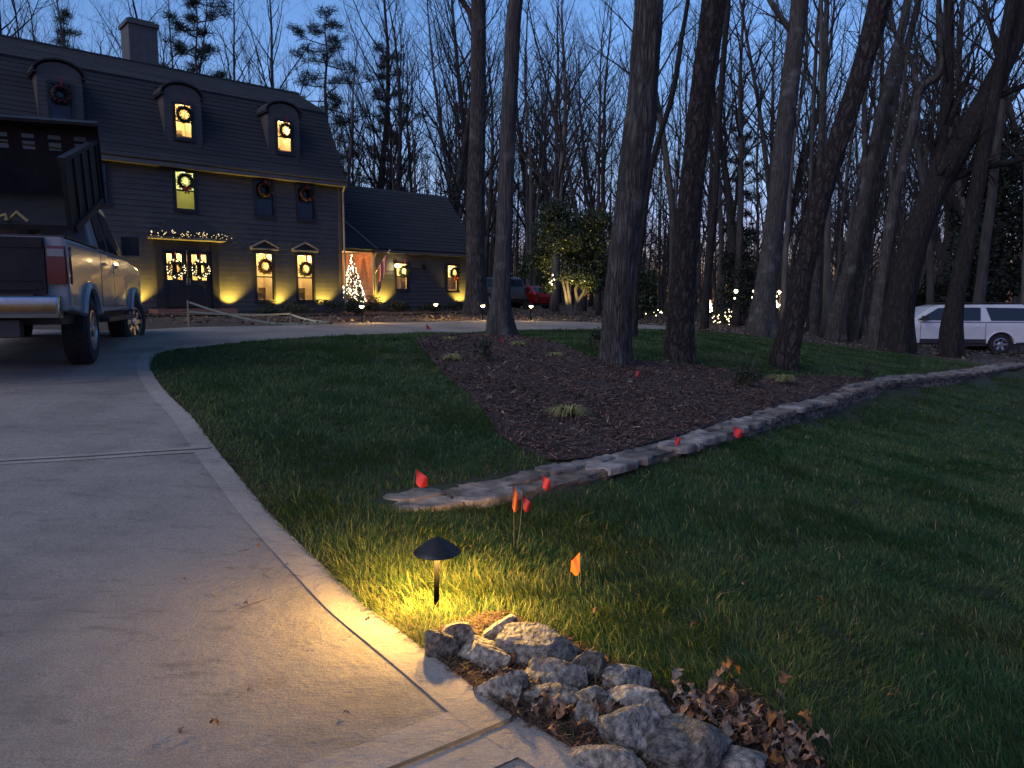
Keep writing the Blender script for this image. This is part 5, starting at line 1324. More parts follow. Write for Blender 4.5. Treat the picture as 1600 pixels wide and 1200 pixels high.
# ------------------------------------------------------------------ big trees of the yard
def trunk_mesh(pts, rad, seed, ridge=.06, flare=.55, n=36, step=.12, roots=5):
    """a ridged, flared trunk along a polyline (first point at the ground)"""
    pts = [Vector(p) for p in pts]; ln = [0]
    for a, b in zip(pts, pts[1:]): ln.append(ln[-1] + (b - a).length)
    m = max(8, int(ln[-1] / step)); vs = []; rr = random.Random(seed); ph = rr.uniform(0, 6)
    P = []
    for k in range(m + 1):
        s = ln[-1] * k / m; i = min(max(0, np.searchsorted(ln, s) - 1), len(pts) - 2); t = (s - ln[i]) / max(1e-6, ln[i+1] - ln[i])
        p0, p1, p2, p3 = pts[max(i-1, 0)], pts[i], pts[i+1], pts[min(i+2, len(pts)-1)]
        q = .5*((2*p1)+(p2-p0)*t+(2*p0-5*p1+4*p2-p3)*t*t+(3*p1-p0-3*p2+p3)*t**3) if 0 < i < len(pts)-2 else p1.lerp(p2, t)
        P.append((q, np.interp(s, ln, rad), s))
    ref = Vector((1, 0, 0))
    for k, (q, r, s) in enumerate(P):
        d = (P[min(k+1, m)][0] - P[max(k-1, 0)][0]).normalized(); e1 = (ref - d * ref.dot(d)).normalized(); e2 = d.cross(e1)
        if k == 0: e1, e2 = Vector((1, 0, 0)), Vector((0, 1, 0))
        for j in range(n):
            a = 2*math.pi*j/n; ca, sa = math.cos(a), math.sin(a)
            rid = mnoise.noise((ca * 5.5 + seed, sa * 5.5, s * .55)) * ridge + mnoise.noise((ca * 2 + seed, sa * 2, s * 1.3)) * ridge * .8 + (abs(mnoise.noise((ca * 9, sa * 9 + seed, s * .9))) - .2) * ridge * .9
            fl = flare * math.exp(-s / (r * 1.6)) * (.55 + .45 * math.cos(a * roots + ph) * .9 + .35 * mnoise.noise((ca * 2, sa * 2, seed)))
            rr_ = r * (1 + rid + fl); vs.append(q + e1 * (ca * rr_) + e2 * (sa * rr_))
    mb = MB(); mb.add(vs, [(i*n+j, i*n+(j+1) % n, (i+1)*n+(j+1) % n, (i+1)*n+j) for i in range(m) for j in range(n)] + [tuple(range(m*n, m*n+n))])
    return mb

def limb_set(mb, start, direction, length, r, rr, level=0, maxlev=3, droop=.0, up=.35, dens=1.0, wander=.22):
    """a limb with its side branches and twigs"""
    n = 7 if level == 0 else 5 if level == 1 else 4; pts = [start]; d = direction.normalized()
    for k in range(n):
        d = (d + Vector((rr.gauss(0, wander), rr.gauss(0, wander), rr.gauss(0, wander) * .7 + up * .22 - droop)) * .55).normalized(); pts.append(pts[-1] + d * length / n)
    rad = [max(.0035, r * (1 - .8 * k / n)) for k in range(n + 1)]
    mb.tube(pts, rad, 6 if level == 0 and r > .05 else 4 if level < 2 else 3, False)
    if level >= maxlev: return
    kids = int((length * (1.5 if level == 0 else 2.3 if level == 1 else 3.2) + 2) * dens)
    for i in range(kids):
        t = rr.uniform(.18, 1.0); k = min(int(t * n), n - 1); p = pts[k].lerp(pts[k+1], t * n - k); ax = (pts[k+1] - pts[k]).normalized()
        o = ax.orthogonal().normalized(); o.rotate(Matrix.Rotation(rr.uniform(0, 6.283), 3, ax)); dd = ax * rr.uniform(.6, 1.2) + o * rr.uniform(.5, 1.0) + Vector((0, 0, .15))
        limb_set(mb, p, dd, length * rr.uniform(.28, .55) * (1 - .35 * t) + .15, rad[k] * rr.uniform(.42, .62), rr, level + 1, maxlev, droop, up, dens, wander * 1.15)

def yard_tree(name, label, base_px, Y, line, m, seed, top=14.0, group=None, limbs=(), ridge=.07, flare=.55, crown=5, n=60, cat="tree"):
    """line: (px, py, width px) up the trunk in the photograph; it is carried on above the frame to its crown"""
    g = gp(*base_px) if Y is None else None
    y0 = g.y if Y is None else Y
    if g is None: g0 = at_y(base_px[0], base_px[1], y0); g = Vector((g0.x, y0, h1(g0.x, y0)))
    pts = [g + Vector((0, 0, -.08))]; rad = [line[0][2] * y0 / F / 2]
    for px, py, w in line: pts.append(at_y(px, py, y0)); rad.append(w * y0 / F / 2)
    if pts[1].z < g.z + .25: pts.pop(1); rad.pop(1)
    d = (pts[-1] - pts[-2]).normalized(); d = (d + Vector((0, 0, .5))).normalized(); e = pts[-1]
    rr = random.Random(seed)
    while e.z < top + g.z: e = e + d * 2.0 + Vector((rr.gauss(0, .12), rr.gauss(0, .12), 0)); pts.append(e); rad.append(max(.04, rad[-1] * .84))
    t = thing(name, label, cat, g, 0, group)
    pl = [p - g for p in pts]
    trunk_mesh(pl, rad, seed, ridge, flare, n).build("trunk", m, t, True)
    mb = MB(); nt = len(pl)
    for k in range(crown):
        f = rr.uniform(.0, 1.0); hi = [i for i in range(nt) if (pts[i].z - H) / y0 > .46] or [nt - 1]; i = rr.choice(hi)
        a = rr.uniform(0, 6.283); limb_set(mb, pl[i], Vector((math.cos(a), math.sin(a), .9)), rr.uniform(2.5, 4.5), rad[i] * .42, rr, 0, 2, dens=.8)
    for L_ in limbs:
        q = [at_y(px, py, y0 + (L_[0][3] if len(L_[0]) > 3 else 0)) - g for px, py, *_ in L_]; w = [x[2] * y0 / F / 2 for x in L_]
        mb.tube(q, w, 10, False)
        for k in range(1, len(q)):
            for _ in range(3):
                a = q[k-1].lerp(q[k], rr.random()); ax = (q[k] - q[k-1]).normalized(); o = ax.orthogonal().normalized(); o.rotate(Matrix.Rotation(rr.uniform(0, 6.283), 3, ax))
                limb_set(mb, a, ax + o * .8, rr.uniform(.8, 2.2), w[k] * .4, rr, 1, 3)
    if mb.v: mb.build("crown", m, t)
    return t

yard_tree("bare_tree", "big straight trunk standing before the end of the low house wing", (744, 489), 29.5,
          [(744, 470, 33), (743, 400, 29), (743, 300, 26), (747, 150, 23), (748, 0, 21)], BK[0], 1, 17, limbs=[[(746, 45, 11), (733, 18, 9), (722, 0, 8), (705, -40, 6)]], ridge=.05, flare=.6)
yard_tree("bare_tree", "slender trunk leaning slightly, rising from the mulch at the island's far edge", (783, 524), 15.8,
          [(781, 500, 36), (783, 460, 29), (787, 380, 26), (792, 250, 24), (799, 100, 23), (806, 0, 22)], BK[2], 2, 14, flare=.75, ridge=.045)
yard_tree("bare_tree", "thickest grey ridged trunk in the mulch with a swelling halfway up", (960, 562), 11.6,
          [(961, 535, 45), (965, 480, 43), (973, 400, 42), (985, 310, 44), (993, 240, 46), (1000, 195, 48), (1004, 150, 44), (1010, 60, 43), (1014, 0, 42)], BK[0], 3, 12, ridge=.065, flare=.5)
yard_tree("bare_tree", "scaly barked pine trunk beside the thickest grey trunk", (1062, 562), 12.8,
          [(1061, 535, 43), (1065, 470, 38), (1073, 380, 36), (1085, 250, 35), (1097, 150, 35), (1116, 0, 36)], BK[1], 4, 13, ridge=.09, flare=.32)
yard_tree("bare_tree", "smooth pale trunk behind the lawn, straight and a little tilted", (1193, 521), 23.5,
          [(1192, 505, 42), (1196, 450, 32), (1206, 380, 30), (1216, 300, 28), (1226, 200, 27), (1241, 80, 26), (1250, 0, 25)], BK[2], 5, 16, ridge=.035, flare=.4, limbs=[[(1236, 50, 9), (1218, 24, 8), (1203, 2, 7), (1185, -40, 5)]])
yard_tree("bare_tree", "pine trunk leaning far outward beside the yellow sedge tuft", (1224, 573), 13.8,
          [(1228, 550, 41), (1240, 500, 33), (1256, 420, 29), (1268, 375, 30), (1284, 300, 31), (1333, 150, 28), (1352, 90, 29), (1376, 0, 31)], BK[1], 6, 13, ridge=.09, flare=.28)
yard_tree("bare_tree", "dark tree with the widest foot and heavy crooked limbs, next to the white suv", (1398, 543), 22.5,
          [(1400, 520, 46), (1405, 480, 42), (1422, 400, 40), (1450, 320, 38), (1485, 250, 36), (1512, 205, 34), (1548, 140, 30), (1590, 50, 26)], BK[3], 7, 15, ridge=.06, flare=.45,
          limbs=[[(1455, 300, 26), (1468, 240, 18), (1480, 150, 15), (1484, 60, 13), (1482, -20, 10)], [(1458, 300, 15), (1490, 278, 13), (1530, 263, 11), (1580, 253, 9), (1640, 240, 7)], [(1530, 175, 14), (1560, 150, 11), (1610, 130, 8)]])
yard_tree("bare_tree", "grey forked trunk touching the foot of the widest dark tree", (1368, 541), 22.9,
          [(1369, 515, 24), (1373, 470, 20), (1384, 400, 17), (1396, 320, 17), (1410, 260, 15), (1425, 200, 14), (1438, 140, 12), (1470, 108, 11), (1480, 0, 9)], BK[2], 8, 15, ridge=.04, flare=.5,
          limbs=[[(1418, 230, 9), (1430, 190, 8), (1436, 150, 8), (1425, 95, 7), (1395, 45, 6), (1380, 5, 5)], [(1396, 320, 8), (1392, 260, 7), (1410, 150, 5), (1420, 60, 4)]])
yard_tree("bare_tree", "trunk standing right in front of the white suv", (1485, 546), 22.2,
          [(1486, 520, 32), (1491, 480, 26), (1500, 430, 24), (1512, 370, 23), (1521, 320, 22), (1540, 220, 20), (1560, 110, 17), (1580, 0, 15)], BK[3], 9, 15, ridge=.05, flare=.4)
yard_tree("bare_tree", "leaning trunk in the leaf litter left of the forked grey one", (1305, 531), 26.0,
          [(1307, 505, 27), (1316, 460, 21), (1330, 410, 20), (1345, 340, 19), (1362, 250, 17), (1385, 140, 15), (1415, 20, 12)], BK[2], 10, 16, ridge=.045, flare=.4, limbs=[[(1348, 320, 9), (1352, 250, 8), (1350, 160, 7), (1362, 60, 6), (1370, -10, 5)]])
yard_tree("bare_tree", "leaning trunk in the leaf litter, second from the forked grey one", (1330, 533), 26.5,
          [(1331, 505, 18), (1340, 450, 15), (1350, 400, 15), (1365, 320, 14), (1382, 230, 13), (1405, 120, 11), (1435, 0, 9)], BK[0], 11, 16, ridge=.045, flare=.4)
yard_tree("bare_tree", "thin dark trunk just behind the scaly pine trunk", (1100, 520), 24,
          [(1101, 500, 13), (1108, 400, 11), (1117, 300, 10), (1124, 180, 9), (1133, 60, 8), (1138, 0, 7)], BK[3], 12, 15, flare=.3)
yard_tree("bare_tree", "slim trunk between the smooth pale trunk and the leaning pine", (1272, 524), 30,
          [(1272, 505, 14), (1276, 420, 12), (1280, 300, 11), (1284, 200, 10), (1290, 60, 8), (1292, 0, 7)], BK[0], 13, 17, flare=.3)
yard_tree("bare_tree", "slim pale trunk standing in leaf litter behind the lawn, uplit at its foot", (1254, 521), 31,
          [(1254, 505, 9), (1258, 450, 8), (1264, 350, 7), (1270, 200, 6), (1276, 60, 5)], BK[2], 14, 17, flare=.3)
yard_tree("bare_tree", "dark stump-like slim trunk hidden just behind the thickest grey trunk", (990, 530), 16.5,
          [(989, 515, 12), (993, 450, 10), (1005, 350, 9), (1020, 250, 8), (1050, 150, 8), (1065, 60, 7), (1075, 0, 6)], BK[3], 15, 14, flare=.3)

# ------------------------------------------------------------------ woods: bare trees, each its own object
def bare_tree(seed, ht, r0, form, m):
    """prototype of a leafless woodland tree: trunk and crown meshes"""
    rr = random.Random(seed); n = 14; p = Vector((0, 0, -.3)); pts = [p]; d = Vector((rr.gauss(0, .03), rr.gauss(0, .03), 1))
    for k in range(n):
        d = (d + Vector((rr.gauss(0, .045), rr.gauss(0, .045), .12))).normalized(); p = p + d * ht / n; pts.append(p)
    rad = [max(.012, r0 * (1 + .5 * math.exp(-k * 1.6)) * (1 - .90 * (k / n) ** 1.15)) for k in range(n + 1)]
    tb = MB(); tb.tube(pts, rad, 9, True); cb = MB()
    fb = {'tall': .42, 'vase': .22, 'low': .16}[form]; nb = {'tall': 24, 'vase': 26, 'low': 30}[form]
    for i in range(nb):
        f = fb + (1 - fb) * (i + rr.random()) / nb; k = min(int(f * n), n - 1); q = pts[k].lerp(pts[k+1], f * n - k); a = i * 2.4 + rr.uniform(-.5, .5)
        steep = {'tall': 1.1, 'vase': 1.7, 'low': .8}[form] * rr.uniform(.7, 1.3)
        ln = ht * {'tall': .20, 'vase': .34, 'low': .24}[form] * (1.15 - .75 * (f - fb) / (1 - fb)) * rr.uniform(.6, 1.15)
        limb_set(cb, q, Vector((math.cos(a), math.sin(a), steep)), ln, rad[k] * rr.uniform(.30, .5) + .006, rr, 0, 3, up={'tall': .4, 'vase': .7, 'low': .3}[form], dens=.62)
    tm = tb.mesh("trunk", True); tm.materials.append(m); cm = cb.mesh("crown"); cm.materials.append(M['bg_twig']); return tm, cm
protos = [bare_tree(101, 22, .20, 'tall', M['bg_bark']), bare_tree(102, 25, .26, 'tall', M['bg_bark']), bare_tree(103, 19, .15, 'vase', M['bg_bark']), bare_tree(104, 21, .22, 'vase', M['bg_pale']),
          bare_tree(105, 23, .17, 'tall', M['bg_pale']), bare_tree(106, 17, .12, 'low', M['bg_bark']), bare_tree(107, 14, .09, 'low', M['bg_bark']), bare_tree(108, 26, .30, 'vase', M['bg_bark'])]
LBL = ["slim bare trunk among the crowded woods behind the lawn", "tall thick bare trunk among the crowded woods behind the lawn", "small bare tree with steeply rising branches in the woods", "pale barked bare tree with steeply rising branches in the woods",
       "tall pale slim trunk among the crowded woods behind the lawn", "low branched twiggy bare tree in the woods", "thin twiggy sapling in the woods' undergrowth", "large bare tree with wide rising limbs in the woods"]
GRP = ["slim bare trunks of the woods", "thick bare trunks of the woods", "small steep branched trees of the woods", "pale steep branched trees of the woods", "pale slim trunks of the woods", "twiggy low trees of the woods", "saplings of the woods", "large wide limbed trees of the woods"]
rr = random.Random(404)
def plant(k, x, y, s, lean=(0, 0), label=None, group=None, rz=None):
    t = thing("bare_tree", label or LBL[k], "tree", (x, y, h1(x, y)), rr.uniform(0, 6.283) if rz is None else rz, group if label else GRP[k])
    t.rotation_euler[0], t.rotation_euler[1] = lean; t.scale = (s, s, s * rr.uniform(.92, 1.1))
    link("trunk", protos[k][0], None, t); link("crown", protos[k][1], None, t); return t
hinv = lambda x, y: ((x - HO[0]) * math.cos(HA) + (y - HO[1]) * math.sin(HA), -(x - HO[0]) * math.sin(HA) + (y - HO[1]) * math.cos(HA))
occ = []
def free(x, y, gap):
    t, b = hinv(x, y)
    if -12 < t < 12 and -2 < b < 9.5: return False
    if y < 33 and x < 6: return False
    if -3 < x < 7 and y < 50: return False          # the far car pad
    px = 800 + F * x / y
    if px < 560 and y < 40: return False
    if y < 49 and (1093 < px < 1112 or 1125 < px < 1186 or 1203 < px < 1240 or 855 < px < 925): return False
    if y < 27.5 and px < 1360: return False
    if y < 30 and px >= 1360: return False
    return all((x - a) ** 2 + (y - b_) ** 2 > gap * gap for a, b_ in occ)
# individually placed crowns that read against the sky
for k, px, Y, s in [(3, 865, 40, .95), (2, 935, 38, .85), (7, 700, 43, .8), (3, 462, 46, .95), (7, 250, 44, .75), (2, 60, 42, .95), (1, 28, 41, .95), (4, 300, 52, .9), (2, 560, 50, .85), (6, 640, 40, .9), (6, 605, 42, .8), (2, 1000, 36, .9), (0, 1050, 34, .9), (5, 150, 44, .9), (5, 400, 56, .9),
                    (1, 1150, 38, .8), (4, 1225, 36, .9), (0, 1335, 34, .95), (4, 1310, 40, .9), (5, 1420, 36, .8), (0, 1455, 33, .85), (4, 1440, 42, .9), (5, 1560, 40, .85), (2, 1100, 44, .9), (0, 910, 44, .9), (1, 650, 58, .8), (5, 180, 50, .9), (2, -30, 46, .9)]:
    x = (px - 800) / F * Y; plant(k, x, Y, s, (rr.gauss(0, .02), .05 if px > 1300 else 0)); occ.append((x, Y))
cnt = 0; tries = 0
while cnt < 205 and tries < 9000:
    tries += 1; Y = 30 + 75 * rr.random() ** 1.15; px = rr.uniform(-80, 1720); x = (px - 800) / F * Y
    if not free(x, Y, 1.3 + Y * .012): continue
    if px < 700 and rr.random() < .45: continue
    lean = (rr.gauss(0, .025), rr.gauss(.05 if px > 1200 else 0, .03))
    plant(rr.choice([0, 0, 1, 2, 3, 4, 4, 5, 6, 7]), x, Y, rr.uniform(.75, 1.1) * (1 if px > 700 else .85), lean); occ.append((x, Y)); cnt += 1

# ------------------------------------------------------------------ pines, evergreens, understory
def pine(px, base_y, Y, top_py, wpx, label, seed, first=.35, dens=1.0, trunk_w=9):
    g0 = at_y(px, base_y, Y); g = Vector((g0.x, Y, h1(g0.x, Y))); s = Y / F; top = at_y(px, top_py, Y).z - g.z; wd = wpx * s / 2; rr = random.Random(seed)
    t = thing("pine_tree", label, "pine tree", g, 0, None); mb = MB(); pts = [Vector((rr.gauss(0, .08) * (k > 0), rr.gauss(0, .08), top * k / 9 - (.2 if k == 0 else 0))) for k in range(10)]
    mb.tube(pts, [trunk_w * s / 2 * (1 - .85 * k / 9) for k in range(10)], 8); tv = []; nb = int(22 * dens)
    br = MB(); rg = np.random.default_rng(seed)
    for i in range(nb):
        f = first + (1 - first) * (i + rr.random()) / nb; z = top * f; a = i * 2.4 + rr.uniform(-.6, .6); u_ = (f - first) / (1 - first); prof = .35 + .65 * math.sin(math.pi * min(1, .18 + u_ * .80)); l = wd * prof * rr.uniform(.4, 1.15)
        e = Vector((math.cos(a) * l, math.sin(a) * l, z + l * rr.uniform(-.05, .35))); q = pts[min(int(f * 9), 8)].lerp(pts[min(int(f*9)+1, 9)], f*9 - int(f*9)) if f < 1 else pts[9]
        mid_ = q.lerp(e, .5) - Vector((0, 0, l * .06)); br.tube([q, mid_, e], [.045, .03, .012], 4, False)
        for c in range(int(6 * dens) + 2):
            u = rr.uniform(.35, 1.05); c0 = q.lerp(e, u) + Vector((rr.gauss(0, .22), rr.gauss(0, .22), rr.gauss(.06, .14))) * max(.4, wd * .22)
            nn = 34; d = rg.normal(size=(nn, 3)); d[:, 2] = d[:, 2] * .6 + .25; d /= np.linalg.norm(d, axis=1)[:, None]; c_ = np.array(c0)[None] + rg.normal(0, .10, (nn, 3)); L_ = rg.uniform(.18, .42, nn)[:, None]; w_ = np.cross(d, rg.normal(size=(nn, 3))); w_ /= np.linalg.norm(w_, axis=1)[:, None]; w_ *= .014
            tv.append(np.stack([c_ - w_, c_ + w_, c_ + d * L_ + w_ * .4, c_ + d * L_ - w_ * .4], 1).reshape(-1, 3))
    mb.build("trunk", M['bg_bark'], t, True); br.build("branches", M['bg_bark'], t); link("needles", leaf_mesh("needles", np.concatenate(tv)), M['needle'], t); return t
pine(326, 470, 42, -25, 165, "pine behind the house roof with drooping tiers beside the chimney", 1, .42, 1.5)
pine(520, 480, 46, 35, 190, "broad pine behind the roof's end with open needle clumps", 2, .40, 1.5, 12)
pine(614, 480, 50, 75, 105, "slim pine standing alone in the sky gap beyond the roof's end", 3, .38, 1.2, 8)
pine(128, 470, 46, 20, 60, "small pine behind the roof on the chimney's far side", 4, .55, .9)
pine(1150, 505, 52, 190, 80, "young pine in the woods behind the smooth pale trunk", 5, .3, 1.1)

def broadleaf(name, label, px, base_y, Y, parts, seed, size, n, m='leafdk', stems=None, cat="tree"):
    """evergreen: parts are leaf clouds (dx px, py, w px, h px)"""
    g0 = at_y(px, base_y, Y); g = Vector((g0.x, Y, h1(g0.x, Y))); s = Y / F; t = thing(name, label, cat, g, 0, None); tot = sum(a[2] * a[3] for a in parts); vs = []
    for i, (dx, py, w_, h_) in enumerate(parts):
        c = at_y(px + dx, py, Y) - g; v = leaf_cloud(int(n * w_ * h_ / tot), w_ * s / 2, w_ * s / 2 * .8, h_ * s / 2, size, seed + i, 8, .4); vs.append(v + np.array(c)[None])
    v = np.concatenate(vs); v[:, 2] = np.maximum(v[:, 2], .03); link("crown", leaf_mesh("crown", v), M[m], t)
    mb = MB(); rr = random.Random(seed); e = at_y(px, parts[0][1], Y) - g
    for pts in (stems or [[(0, 0), (rr.uniform(-6, 6), -40), (rr.uniform(-14, 14), -90)]]):
        q = [Vector((dx * s, rr.gauss(0, .1), -dy * s)) for dx, dy in pts]; q[0].z -= .1; mb.tube(q, [max(.02, .085 * (1 - .6 * k / len(q))) for k in range(len(q))], 7, False)
    mb.build("trunk", M['bg_pale'], t, True); return t
mag = broadleaf("evergreen_tree", "dark leafy evergreen uplit at its pale branching trunk beyond the drive", 893, 496, 33,
    [(0, 398, 100, 90), (-38, 378, 76, 78), (10, 345, 100, 76), (38, 400, 64, 80), (-60, 410, 50, 56), (20, 430, 90, 40), (-20, 330, 76, 50), (52, 350, 40, 56), (-44, 440, 40, 36), (44, 445, 50, 30)], 61, .115, 26000,
    stems=[[(0, 0), (-3, -25), (-7, -48), (-4, -80)], [(2, 0), (8, -18), (18, -34), (22, -46), (36, -54), (46, -58)], [(10, -22), (6, -40), (12, -56), (10, -80)], [(-4, 0), (-9, -30), (-16, -60)], [(18, -34), (30, -44), (34, -66)]])
g = mag.location; l = lamp('SPOT', (g.x - .3, g.y - 1.3, g.z + .12), 620, (1, .66, .20), .05, spot=85); aim(l, (.12, .8, 1.25))
t = thing("uplight", "uplight in the grass aimed at the pale trunk of the evergreen", "spotlight", (g.x - .3, g.y - 1.3, h1(g.x - .3, g.y - 1.3)), 0)
b = MB(); b.lathe([(.001, 0), (.05, .0), (.055, .09), (.045, .09), (.001, .05)], 12); b.build("can", M['lampmetal'], t, True)
broadleaf("evergreen_tree", "dark holly in the woods behind the smooth pale trunk", 1165, 505, 38, [(0, 455, 78, 90), (-12, 410, 56, 70), (16, 430, 56, 80), (0, 375, 36, 50)], 71, .15, 9000, m='needle')
broadleaf("evergreen_tree", "leafy bush between the thickest grey trunk and the scaly pine trunk", 1012, 500, 36, [(0, 462, 56, 60), (-6, 440, 40, 36)], 81, .14, 4200)
broadleaf("evergreen_tree", "huge dark evergreen towering behind the white suv", 1570, 520, 34, [(10, 330, 180, 220), (-40, 400, 110, 130), (50, 260, 150, 150), (-10, 440, 160, 90), (-60, 455, 80, 50), (70, 400, 160, 160), (20, 250, 90, 70)], 91, .20, 26000, m='needle')
broadleaf("evergreen_tree", "dark evergreen bush just ahead of the white suv's bonnet", 1440, 515, 36, [(0, 470, 90, 50), (20, 452, 70, 26)], 95, .16, 5200, m='leafdk')
broadleaf("evergreen_tree", "dark evergreen rising beside the big trunk past the wing's roof", 700, 470, 42, [(0, 300, 40, 120), (10, 370, 56, 80)], 97, .14, 2600, m='needle')
for k, (px, Y, w_, h_, lb) in enumerate([(600, 62, 120, 60, "grey thicket beyond the roof's end under the slim pine"), (1080, 48, 90, 70, "dim thicket between the scaly pine trunk and the holly"), (1240, 46, 110, 80, "dim thicket behind the smooth pale trunk"), (1380, 44, 120, 70, "dim thicket behind the forked grey trunk")]):
    g0 = at_y(px, 480, Y); g = Vector((g0.x, Y, h1(g0.x, Y))); t = thing("thicket", lb, "bush", g, 0, None); mb = MB(); q = random.Random(k); s = Y / F
    for i in range(26):
        a = Vector((q.uniform(-.5, .5) * w_ * s, q.uniform(-1.5, 1.5), 0)); limb_set(mb, a, Vector((q.gauss(0, .35), q.gauss(0, .35), 1)), h_ * s * q.uniform(.6, 1.2), .025, q, 0, 2, dens=1.0)
    mb.build("twigs", M['bg_twig'], t)
# far-off wood that reads as one mass: stems and brush beyond the single trees
mb = MB(); q = random.Random(9)
for i in range(480):
    Y = q.uniform(70, 135); px = q.uniform(-150, 1750); x = (px - 800) / F * Y; z = h1(x, Y); ht = q.uniform(9, 22); r = q.uniform(.06, .2)
    lx, ly = q.gauss(0, .06) * ht, q.gauss(0, .06) * ht
    mb.tube([(x, Y, z - .3), (x + lx * .4, Y + ly * .4, z + ht * .5), (x + lx, Y + ly, z + ht)], [r, r * .7, .02], 5, False)
    for j in range(16):
        f = q.uniform(.08, 1); b = Vector((x + lx * f, Y + ly * f, z + ht * f)); d = Vector((q.gauss(0, 1), q.gauss(0, 1), q.uniform(.4, 2.0))).normalized(); l = q.uniform(1.2, 4.2) * (1.2 - .5 * f)
        m_ = b + d * l * .5 + Vector((q.gauss(0, .1), q.gauss(0, .1), .1)); mb.tube([b, m_, b + d * l + Vector((0, 0, .3))], [.04, .026, .01], 3, False)
        for _ in range(3):
            d2 = (d + Vector((q.gauss(0, .6), q.gauss(0, .6), q.gauss(.2, .4)))).normalized(); mb.tube([m_, m_ + d2 * l * q.uniform(.3, .7)], [.018, .008], 3, False)
for i in range(900):
    Y = q.uniform(72, 130); px = q.uniform(-150, 1750); x = (px - 800) / F * Y; z = h1(x, Y); ht = q.uniform(5, 12.5); r = q.uniform(.03, .08)
    mb.tube([(x, Y, z - .3), (x + q.gauss(0, .4), Y, z + ht * .5), (x + q.gauss(0, 1), Y, z + ht)], [r, r * .7, .015], 3, False)
    for j in range(20):
        f = q.uniform(.03, .95); b = Vector((x, Y, z + ht * f)); d = Vector((q.gauss(0, 1), q.gauss(0, .6), q.uniform(.1, 1.6))).normalized(); l = q.uniform(1.0, 2.8)
        mb.tube([b, b + d * l], [.035, .012], 3, False); d2 = (d + Vector((q.gauss(0, .7), 0, q.gauss(.2, .5)))).normalized(); m_ = b + d * l * .45; mb.tube([m_, m_ + d2 * l * .7], [.025, .01], 3, False)
o = mb.build("distant_woods", M['far_bark']); kind(o, "stuff")

# ------------------------------------------------------------------ lights hung in the woods
def hung(px, py, Y, r, label, e='white_bulb', n=1, wire=2.5):
    c = at_y(px, py, Y); t = thing("hanging_lantern", label, "lantern", c, 0, "lights hung in the woods"); b = MB(); rr = random.Random(int(px))
    if n == 1: b.ball((0, 0, 0), r, 10, 8)
    else:
        for k in range(n): b.ball((rr.uniform(-.14, .14), 0, .42 * (k / (n-1)) - .21), r, 8, 6)
    b.build("globe", M[e], t, True)
    b = MB(); b.tube([(0, 0, r * .9), (0, 0, wire)], .008, 4); b.lathe([(r * .5, r * .85), (r * .3, r * 1.25), (.001, r * 1.3)], 8); b.build("wire", M['lampmetal'], t); return t
hung(862, 437, 34, .042, "cluster of white bulbs hung between the slender trunk and the evergreen", n=7)
hung(914, 440, 34, .05, "white globe hung under the uplit evergreen, the upper of the pair"); hung(913, 454, 34, .06, "white globe hung under the uplit evergreen, the lower of the pair")
hung(798, 421, 40, .06, "small white bulb beside the slender leaning trunk", n=3)
hung(1150, 455, 35.5, .09, "large glowing globe in front of the holly", e='bulb'); hung(1178, 455, 35.5, .06, "glowing globe touching the smooth pale trunk, the upper one", e='bulb'); hung(1177, 465, 35.5, .075, "glowing globe touching the smooth pale trunk, the lower one", e='bulb')
hung(1148, 466, 35.5, .04, "small dim globe below the large glowing one", e='bulb'); hung(1289, 465, 44, .07, "small white light behind the leaning pine"); hung(1303, 492, 42, .05, "tiny white light low behind the leaning pine")
hung(1234, 456, 44, .09, "white light just above the glowing wreath", e='bulb'); hung(1346, 462, 42, .05, "faint white light high in the litter edge behind the forked trunk"); hung(1343, 495, 42, .05, "faint white light low behind the forked trunk")
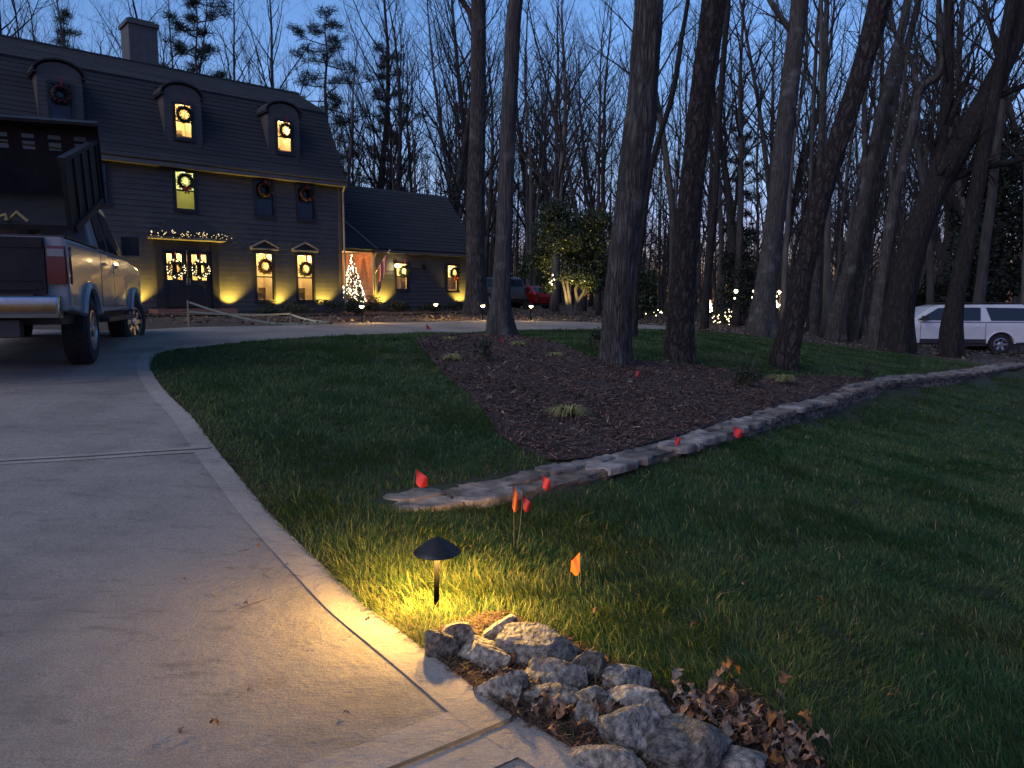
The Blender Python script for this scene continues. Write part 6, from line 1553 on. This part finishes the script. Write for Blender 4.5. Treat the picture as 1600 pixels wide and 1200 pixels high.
def lit_ring(px, py, Y, r, label, a0=0, a1=6.283, n=46):
    c = at_y(px, py, Y); gz = h1(c.x, Y); t = thing("lit_wreath", label, "lit wreath", c, 0); b = MB(); rr = random.Random(int(px)); g_ = MB(); g_.tube([(r*math.cos(a), 0, r*1.25*math.sin(a)) for a in np.linspace(0, 6.283, 25)], .05, 6, False); g_.build("greens", M['needle'], t)
    for i in range(n): a = a0 + (a1 - a0) * rr.random(); k = r * rr.uniform(.8, 1.2); b.ball((k*math.cos(a), -.06 + rr.gauss(0, .03), k*1.25*math.sin(a)), .055, 6, 5)
    b.build("fairy_light_string", M['bulb'], t); b = MB(); b.tube([(0, .05, gz - c.z - .1), (0, .05, r * 1.2)], .04, 7); b.build("stand", M['twig'], t)
lit_ring(1219, 467, 46, .36, "glowing oval wreath of lights between the pale trunk and the leaning pine")
lit_ring(1103, 479, 42, .30, "half lit ring of white lights right of the scaly pine trunk", -1.3, 1.3, 14)
for k, (px, py, w_, h_, n, lb) in enumerate([(1130, 496, 40, 26, 46, "low bush strung with warm lights between the scaly pine and the holly"), (1018, 487, 30, 12, 9, "low bush with a few warm lights behind the thickest grey trunk"), (1042, 486, 18, 14, 8, "low bush with a few warm lights left of the scaly pine trunk")]):
    Y = 41; g0 = at_y(px, py + h_ / 2, Y); g = Vector((g0.x, Y, h1(g0.x, Y))); t = thing("lit_bush", lb, "bush", g, 0); s = Y / F; cz = at_y(px, py, Y).z - g.z
    v = leaf_cloud(900, w_*s/2, .5, h_*s/2 + .1, .09, 300 + k); v[:, 2] += max(cz, .3); v[:, 2] = np.maximum(v[:, 2], .01); link("foliage", leaf_mesh("foliage", v), M['shrub'], t); b = MB(); rr = random.Random(k)
    for i in range(n): b.ball((rr.uniform(-.5, .5) * w_ * s, -.5 + rr.gauss(0, .1), max(cz, .3) + rr.uniform(-.5, .5) * h_ * s), .03, 5, 4)
    b.build("fairy_light_string", M['twinkle'], t)
    b = MB(); b.tube([(0, 0, -.05), (0, 0, .4)], .03, 5); b.build("stem", M['twig'], t)
g = gp(1254, 521); l = lamp('SPOT', (at_y(1254, 521, 31).x - .05, 30.55, h1(at_y(1254, 521, 31).x, 30.5) + .1), 120, (1, .8, .4), .04, spot=60); aim(l, (.1, .45, 1))
